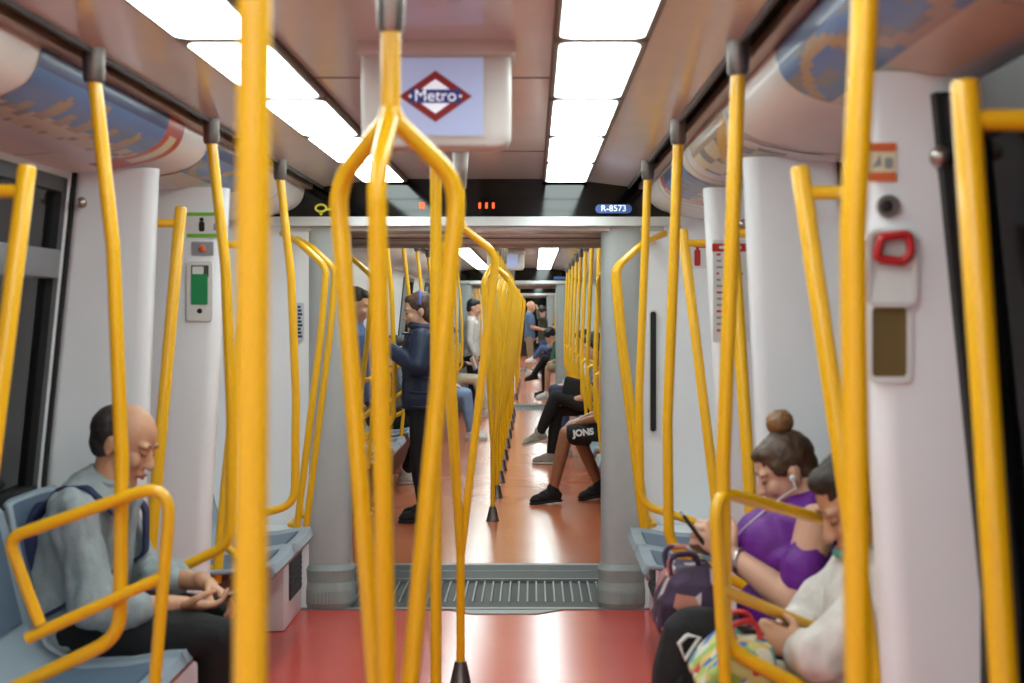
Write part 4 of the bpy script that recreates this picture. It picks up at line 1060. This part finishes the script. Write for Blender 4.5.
ph = thing('smartphone', 'dark smartphone in the hands of the woman in purple', 'phone', tuple(fr.p((.35, 0, .83))))
c0 = fr.p((.352, .015, .842)); a_, d_, n_ = basis(fr.d((.55, 0, .75)), fr.d((-.8, 0, .5))); Rp = Matrix((a_, d_, n_)).transposed()
slabbox(MB(), c0, Rp, .037, .072, .005).build('case', PHONEB, ph, bevel=.003); slabbox(MB(), c0+n_*.0055, Rp, .032, .066, .0006).build('screen', MATS['phone_screen'], ph)
MB().tube([fr.p((.245, .112, .785)) + (fr.d((.35, .5, -.6)).normalized()*math.cos(a) + fr.d((.5, .5, .7)).normalized()*math.sin(a))*.031 for a in [2*PI*j/20 for j in range(21)]], .0075, 8, cap=False).build('bracelet', STEEL, root)

# bags by her knees
def flower_cells(name, cols, scale):
    m = mat(name, cols[0], .7)
    nt = m.node_tree; b = nt.nodes['Principled BSDF']; tc = nt.nodes['Texture Coordinate']
    v = nt.nodes.new('ShaderNodeTexVoronoi'); v.inputs['Scale'].default_value = scale
    nt.links.new(tc.outputs['Object'], v.inputs['Vector'])
    sp = nt.nodes.new('ShaderNodeSeparateColor'); nt.links.new(v.outputs['Color'], sp.inputs[0])
    r = nt.nodes.new('ShaderNodeValToRGB'); r.color_ramp.interpolation = 'CONSTANT'
    while len(r.color_ramp.elements) < len(cols): r.color_ramp.elements.new(.5)
    for i, c in enumerate(cols): r.color_ramp.elements[i].position = i/len(cols); r.color_ramp.elements[i].color = (*lin(c), 1)
    nt.links.new(sp.outputs[0], r.inputs['Fac']); nt.links.new(r.outputs['Color'], b.inputs['Base Color'])
    return m
FLORAL = flower_cells('floral_plum_fabric', [(54, 30, 62), (44, 24, 50), (60, 36, 70), (176, 110, 110), (50, 28, 58), (186, 170, 170), (54, 30, 62), (176, 112, 96), (62, 40, 74), (48, 26, 56)], 24)
CELLS = flower_cells('patchwork_fabric', [(196, 190, 120), (64, 104, 176), (150, 176, 84), (206, 200, 180), (200, 60, 54), (104, 160, 150), (206, 170, 90), (196, 190, 120), (206, 200, 180)], 32)
bg = thing('floral_bag', 'plum floral bag on the knees of the woman in purple', 'bag', (.70, 3.88, .58))
m = MB(); m.loft([[V((x+o, 3.88+y, z)) for x, y in rrect(.695-w, .695+w, -d, d, .035, 4)] for z, w, d, o in ((.585, .075, .12, 0), (.61, .088, .14, 0), (.68, .085, .14, .005), (.73, .07, .12, .012), (.765, .045, .08, .02))])
remesh(m, 'bag_body', FLORAL, bg, .007, 2, .006, 14)
for s in (-.05, .05): MB().tube(fillet([(.655, 3.88+s, .72), (.64, 3.88+s*1.5, .80), (.72, 3.88+s, .80), (.735, 3.88+s, .735)], .035, 6), .008, 10).build('handle', FLORAL, bg)
bk = thing('backpack', 'black backpack with white triangle mark standing on the floor, right bench', 'backpack', (.71, 3.655, 0))
m = MB(); m.loft([[V((.705+x, 3.66+y, z)) for x, y in rrect(-w, w, -d, d, .04, 4)] for z, w, d in ((.003, .09, .06), (.03, .12, .078), (.30, .125, .08), (.53, .115, .075), (.65, .09, .055), (.69, .05, .03))])
remesh(m, 'bag_body', BLKF, bk, .008, 2, .005, 11)
for pts in ([(.668, 3.585, .635), (.648, 3.582, .615), (.662, 3.578, .575), (.700, 3.585, .630), (.668, 3.585, .635)],): 
    MB().tube(pts, .006, 8).build('triangle_mark', WPLATE, bk)
MB().tube(fillet([(.66, 3.59, .53), (.60, 3.575, .42), (.61, 3.575, .20), (.65, 3.585, .08)], .06, 6), .010, 10).build('strap', BLKF, bk)
MB().tube([(.655+.026*math.cos(a), 3.575, .47+.014*math.sin(a)) for a in [2*PI*j/20 for j in range(21)]], .004, 8, cap=False).build('round_mark', VENT, bk)

# ---- the person in white, nearest on the right bench
J = seated(.50, .02, .35, .53, .33, sw=.155, neck_z=.90)
J.update(neck=(.015, 0, .90), head=(.066, 0, .998), look=(.82, .10, -.52), up=(.5, 0, 1), el=[(.19, .185, .68), (.16, -.20, .66)], wr=[(.215, .07, .665), (.22, -.06, .66)],
    hand=[((.75, -.3, .25), (-.2, -.8, -.1), 38), ((.75, .3, .25), (-.2, .8, -.1), 38)])
root, fr, h, Rm = human('person', 'person in white hooded top and cream trousers with long dark hair, right bench', (1.12, 3.38), (-1, 0, 0), J,
    dict(skin=SKIN2, hand_k=.88, hair=HAIRD, shirt=WHITEF, trousers=CREAM, shoes=WHITESHOE, head_k=.98, sleeve_k=1.2, shirt_g=.02, fold=.012, shirt_name='hooded_top', lids=True), .0055, hairfn=hair_long)
hdm = MB(); hdm.limb([fr.p((-.05, .10, .89)), fr.p((-.09, 0, .87)), fr.p((-.05, -.10, .89))], [.04, .055, .04], 12); remesh(hdm, 'hood', WHITEF, root, .007, 2, .006, 16)
MB().tube([fr.p((.05+.066*math.cos(a), .072*math.sin(a), .895-.018*math.cos(a))) for a in [2*PI*j/24 for j in range(25)]], .011, 10, cap=False).build('collar', TEAL, root)
ph = thing('smartphone', 'dark smartphone held by the person in white hooded top', 'phone', tuple(fr.p((.36, 0, .76))))
c0 = fr.p((.295, .0, .688)); a_, d_, n_ = basis(fr.d((.9, 0, .3)), fr.d((-.3, 0, .9))); Rp = Matrix((a_, d_, n_)).transposed()
slabbox(MB(), c0, Rp, .036, .07, .005).build('case', PHONEB, ph, bevel=.003); slabbox(MB(), c0+n_*.0055, Rp, .031, .064, .0006).build('screen', MATS['phone_screen'], ph)
tb = thing('tote_bag', 'colourful patchwork tote bag on the knees of the person in white', 'bag', (.72, 3.36, .65))
m = MB(); m.loft([[V((.795+o+x, 3.36+y, z)) for x, y in rrect(-w, w, -d, d, .025, 4)] for z, w, d, o in ((.575, .07, .11, -.06), (.59, .085, .13, -.055), (.63, .08, .14, -.035), (.68, .05, .13, -.015), (.69, .035, .12, -.01))])
remesh(m, 'bag_body', CELLS, tb, .007, 2, .005, 12)
for s in (-.07, .07): MB().tube(fillet([(.76, 3.36+s, .67), (.73, 3.36+s, .725), (.80, 3.36+s*.6, .735), (.81, 3.36+s, .675)], .03, 6), .007, 10).build('handle', MATS['red_enamel'], tb)

# ---- second car: standing woman in navy puffer jacket
J = standing(1.575, (1, .15, -.25)); J.update(el=[(.02, .25, 1.08), (.0, -.25, 1.06)], wr=[(.23, .13, 1.20), (.22, -.12, 1.18)], hand=[((.85, -.2, .3), (-.2, -.8, .2), 45), ((.85, .2, .3), (-.2, .8, .2), 45)])
root, fr, h, Rm = human('person', 'standing woman in navy puffer jacket and headband behind the branched poles', (-.485, 9.9), (-1, 0, 0), J,
    dict(skin=SKIN, hair=HAIRB, shirt=PUFF, trousers=BLKF, shoes=BLKSHOE, sole=SOLEB, sleeve_k=1.3, shirt_g=.035, fold=.006, shirt_name='puffer_jacket', lids=True), .008, hairfn=hair_bob)
hbm = MB(); hbm.tube([h(-.01-.03*math.sin(a), .090*math.cos(a), .04+.089*math.sin(a)) for a in [PI*j/20 for j in range(21)]], .012, 12); hbm.build('headband', HEADB, root)
MB().tube([fr.p((.0+.085*math.cos(a), .088*math.sin(a), 1.345+.012*math.cos(a))) for a in [2*PI*j/24 for j in range(25)]], .026, 12, cap=False).build('jacket_collar', PUFF, root)
jk = MB(); 
for z in (.80, .90, 1.0, 1.1, 1.2, 1.3): jk.tube([fr.p((.0+.142*math.cos(a), (.20 if z < 1.25 else .205)*math.sin(a), z)) for a in [2*PI*j/28 for j in range(29)]], .008, 8, cap=False)
jk.build('jacket_seams', PUFF, root)
# standing passenger in denim by the left column
J = standing(1.62, (1, 0, -.3))
human('person', 'standing passenger in denim jacket and black trousers by the left gangway column', (-1.03, 10.3), (1, 0, 0), J, dict(skin=SKIN2, hair=HAIRD, shirt=DENIM, trousers=BLKF, shoes=BLKSHOE, tier=2, shirt_g=.02, shirt_name='denim_jacket'), .010, hairfn=hair_short)

# ---- man in black shorts, legs reaching past the right column
J = seated(.53, .06, .46, .54, .55, neck_z=1.02); J.update(kn=[(.38, .14, .52), (.46, -.04, .54)], an=[(.21, .14, .09), (.545, -.05, .088)], toe=[(1, .05, -.12), (1, -.05, .12)])
J['kn'] = [(.46, .06, .535), (.36, -.16, .50)]; J['an'] = [(.56, .04, .10), (.20, -.15, .115)]; J['toe'] = [(1, .08, -.10), (1, -.1, -.22)]
root, fr, h, Rm = human('person', 'seated man in black shorts and black trainers, legs past the right column', (.99, 10.77), (-1, 0, 0), J,
    dict(skin=SKIN3, hair=HAIRK, shirt=NAVYF, trousers=BLKF, shoes=BLKSHOE, sole=SOLEB, legs='shorts', hem=.16, trouser_k=1.12, tier=2, sleeve='half', leg_k=1.1), .008, hairfn=hair_short)
text_mesh('shorts_lettering', 'JONS', .066, WPLATE, tuple(fr.p((.335, .168, .55))), (1, .0, .12), (-.12, 0, 1), root, bold=.004)
# ---- crossed legs in black trousers with a bag
J = seated(.53, .04, .52, .53, .55, neck_z=1.02); J['kn'] = [(.50, .05, .655), (.49, -.08, .53)]; J['an'] = [(.66, .0, .30), (.545, -.07, .088)]; J['toe'] = [(1, .05, -.25), (1, -.1, 0)]
root, fr, h, Rm = human('person', 'seated passenger with crossed legs in black trousers and grey trainers', (1.0, 13.47), (-1, 0, 0), J,
    dict(skin=SKIN, hair=HAIRK, shirt=PINK, trousers=BLKF, shoes=GREYSHOE, tier=2, sleeve='half'), .009, hairfn=hair_long)
bg = thing('shoulder_bag', 'black shoulder bag with white cable loop on the crossed legs', 'bag', tuple(fr.p((.28, .05, .68))))
m = MB(); c0 = fr.p((.27, .06, .72)); a_, d_, n_ = basis(fr.d((1, 0, .25)), fr.d((0, 1, 0))); slabbox(m, c0, Matrix((a_, d_, n_)).transposed(), .09, .17, .05); m.build('bag_body', BLKF, bg, bevel=.025, seg=3)
MB().tube([fr.p((.20+.035*math.cos(a), .115, .71+.085*math.sin(a))) for a in [2*PI*j/24 for j in range(25)]], .005, 8, cap=False).build('cable_loop', WPLATE, bg)

def extra(label, base, F, J, hfn, **kw):
    st = dict(skin=SKIN, hair=HAIRK, shirt=NAVYF, trousers=DENIM, shoes=WHITESHOE, tier=2); st.update(kw)
    return human('person', label, base, F, J, st, .011 if base[1] < 18 else .013, hairfn=hfn)
extra('seated passenger in blue jeans and white shoes behind the black crossed legs', (1.03, 14.33), (-1, 0, 0), seated(knee_f=.46, an_f=.42), hair_short, shirt=BLUESH)
extra('seated passenger in navy jeans on the right bench, fourth beyond the gangway', (1.0, 16.17), (-1, 0, 0), seated(knee_f=.48, an_f=.46, knee_z=.56), hair_short, shirt=WHITEF, trousers=NAVYF)
J = seated(knee_f=.44, an_f=.46); J['toe'] = [(1, .1, 0), (1, 0, 0)]
extra('seated passenger with coral leg warmers and white trainers in the third car', (.97, 23.65), (-1, 0, 0), J, hair_short, shirt=KHAKI, trousers=KHAKI, legs='shorts', hem=.1, skin=SKIN2)
J = seated(lean=.24, knee_f=.50, neck_z=.95, head=(.36, 1.03), look=(.8, 0, -.6)); J['kn'] = [(.46, .05, .66), (.46, -.09, .54)]; J['an'] = [(.64, .0, .38), (.46, -.09, .09)]; J['toe'] = [(1, 0, -.2), (1, 0, 0)]
extra('hunched passenger in green jacket with curly black hair and black shoes', (.94, 24.27), (-1, 0, 0), J, hair_curly, shirt=GREENJ, trousers=BLKF, shoes=BLKSHOE, sole=SOLEB)
J = standing(1.70, (1, -.1, -.2)); J.update(el=[(.03, .24, 1.12), (.05, -.24, 1.10)], wr=[(.27, .12, 1.06), (.30, -.12, 1.04)], hand=[((.9, -.2, 0), (0, 0, -1), 40), ((.9, .2, 0), (0, 0, -1), 40)])
extra('standing bald man in grey-blue shirt and beige shorts far down the aisle', (.20, 32.6), (1, 0, 0), J, hair_shaved, shirt=BLUESH, trousers=BEIGE, legs='shorts', hem=.06, sleeve='half', hair=SKIN2, skin=SKIN2)
J = standing(1.56, (-.6, .3, -.3)); J['el'] = [(.10, .30, 1.30), (-.02, -.22, 1.0)]; J['wr'] = [(.14, .22, 1.52), (.10, -.2, .85)]; J['hand'] = [((.1, -.1, 1), (1, 0, 0), 60), ((.3, 0, -1), (0, 1, 0), 20)]
extra('standing passenger in olive jacket raising an arm beside the bald man', (.52, 33.6), (-1, 0, 0), J, hair_curly, shirt=DGREEN, trousers=DENIM, hair=HAIRD)
J = seated(knee_f=.5); J['kn'] = [(.48, .05, .68), (.48, -.09, .54)]; J['an'] = [(.66, .02, .45), (.48, -.09, .09)]
extra('seated passenger in jeans with crossed legs below the olive jacket', (.95, 30.6), (-1, 0, 0), J, hair_short, shirt=BLKF, trousers=DENIM)
extra('seated passenger in light jeans and white trainers on the left bench', (-1.0, 16.17), (1, 0, 0), seated(knee_f=.52, an_f=.58), hair_short, trousers=DENIML, shirt=WHITEF)
J = seated(knee_f=.5, an_f=.62, hands=(.36, .74)); root = extra('seated reader with open book on the left bench', (-1.0, 19.73), (1, 0, 0), J, hair_short, trousers=CREAM, shirt=BLKF)[0]
bk = thing('book', 'open white book held by the seated reader on left bench', 'book', (-.60, 19.73, .76))
for s in (-1, 1): MB().hexa([(-.60, 19.73, .80), (-.56, 19.73+s*.13, .83), (-.50, 19.73+s*.13, .66), (-.54, 19.73, .63), (-.592, 19.73, .812), (-.552, 19.73+s*.13, .842), (-.492, 19.73+s*.13, .672), (-.532, 19.73, .642)]).build('page_block', WPLATE, bk)
extra('seated passenger with white trainers tucked in behind the navy puffer jacket', (-1.04, 12.12), (1, 0, 0), seated(knee_f=.42, an_f=.24), hair_short, trousers=BLKF, shirt=DGREEN)
J = standing(1.63, (1, 0, -.2)); extra('standing passenger in white shirt with dark hair beyond the branched poles', (-.60, 20.4), (1, 0, 0), J, hair_short, shirt=WHITEF, trousers=BLKF, shoes=BLKSHOE)
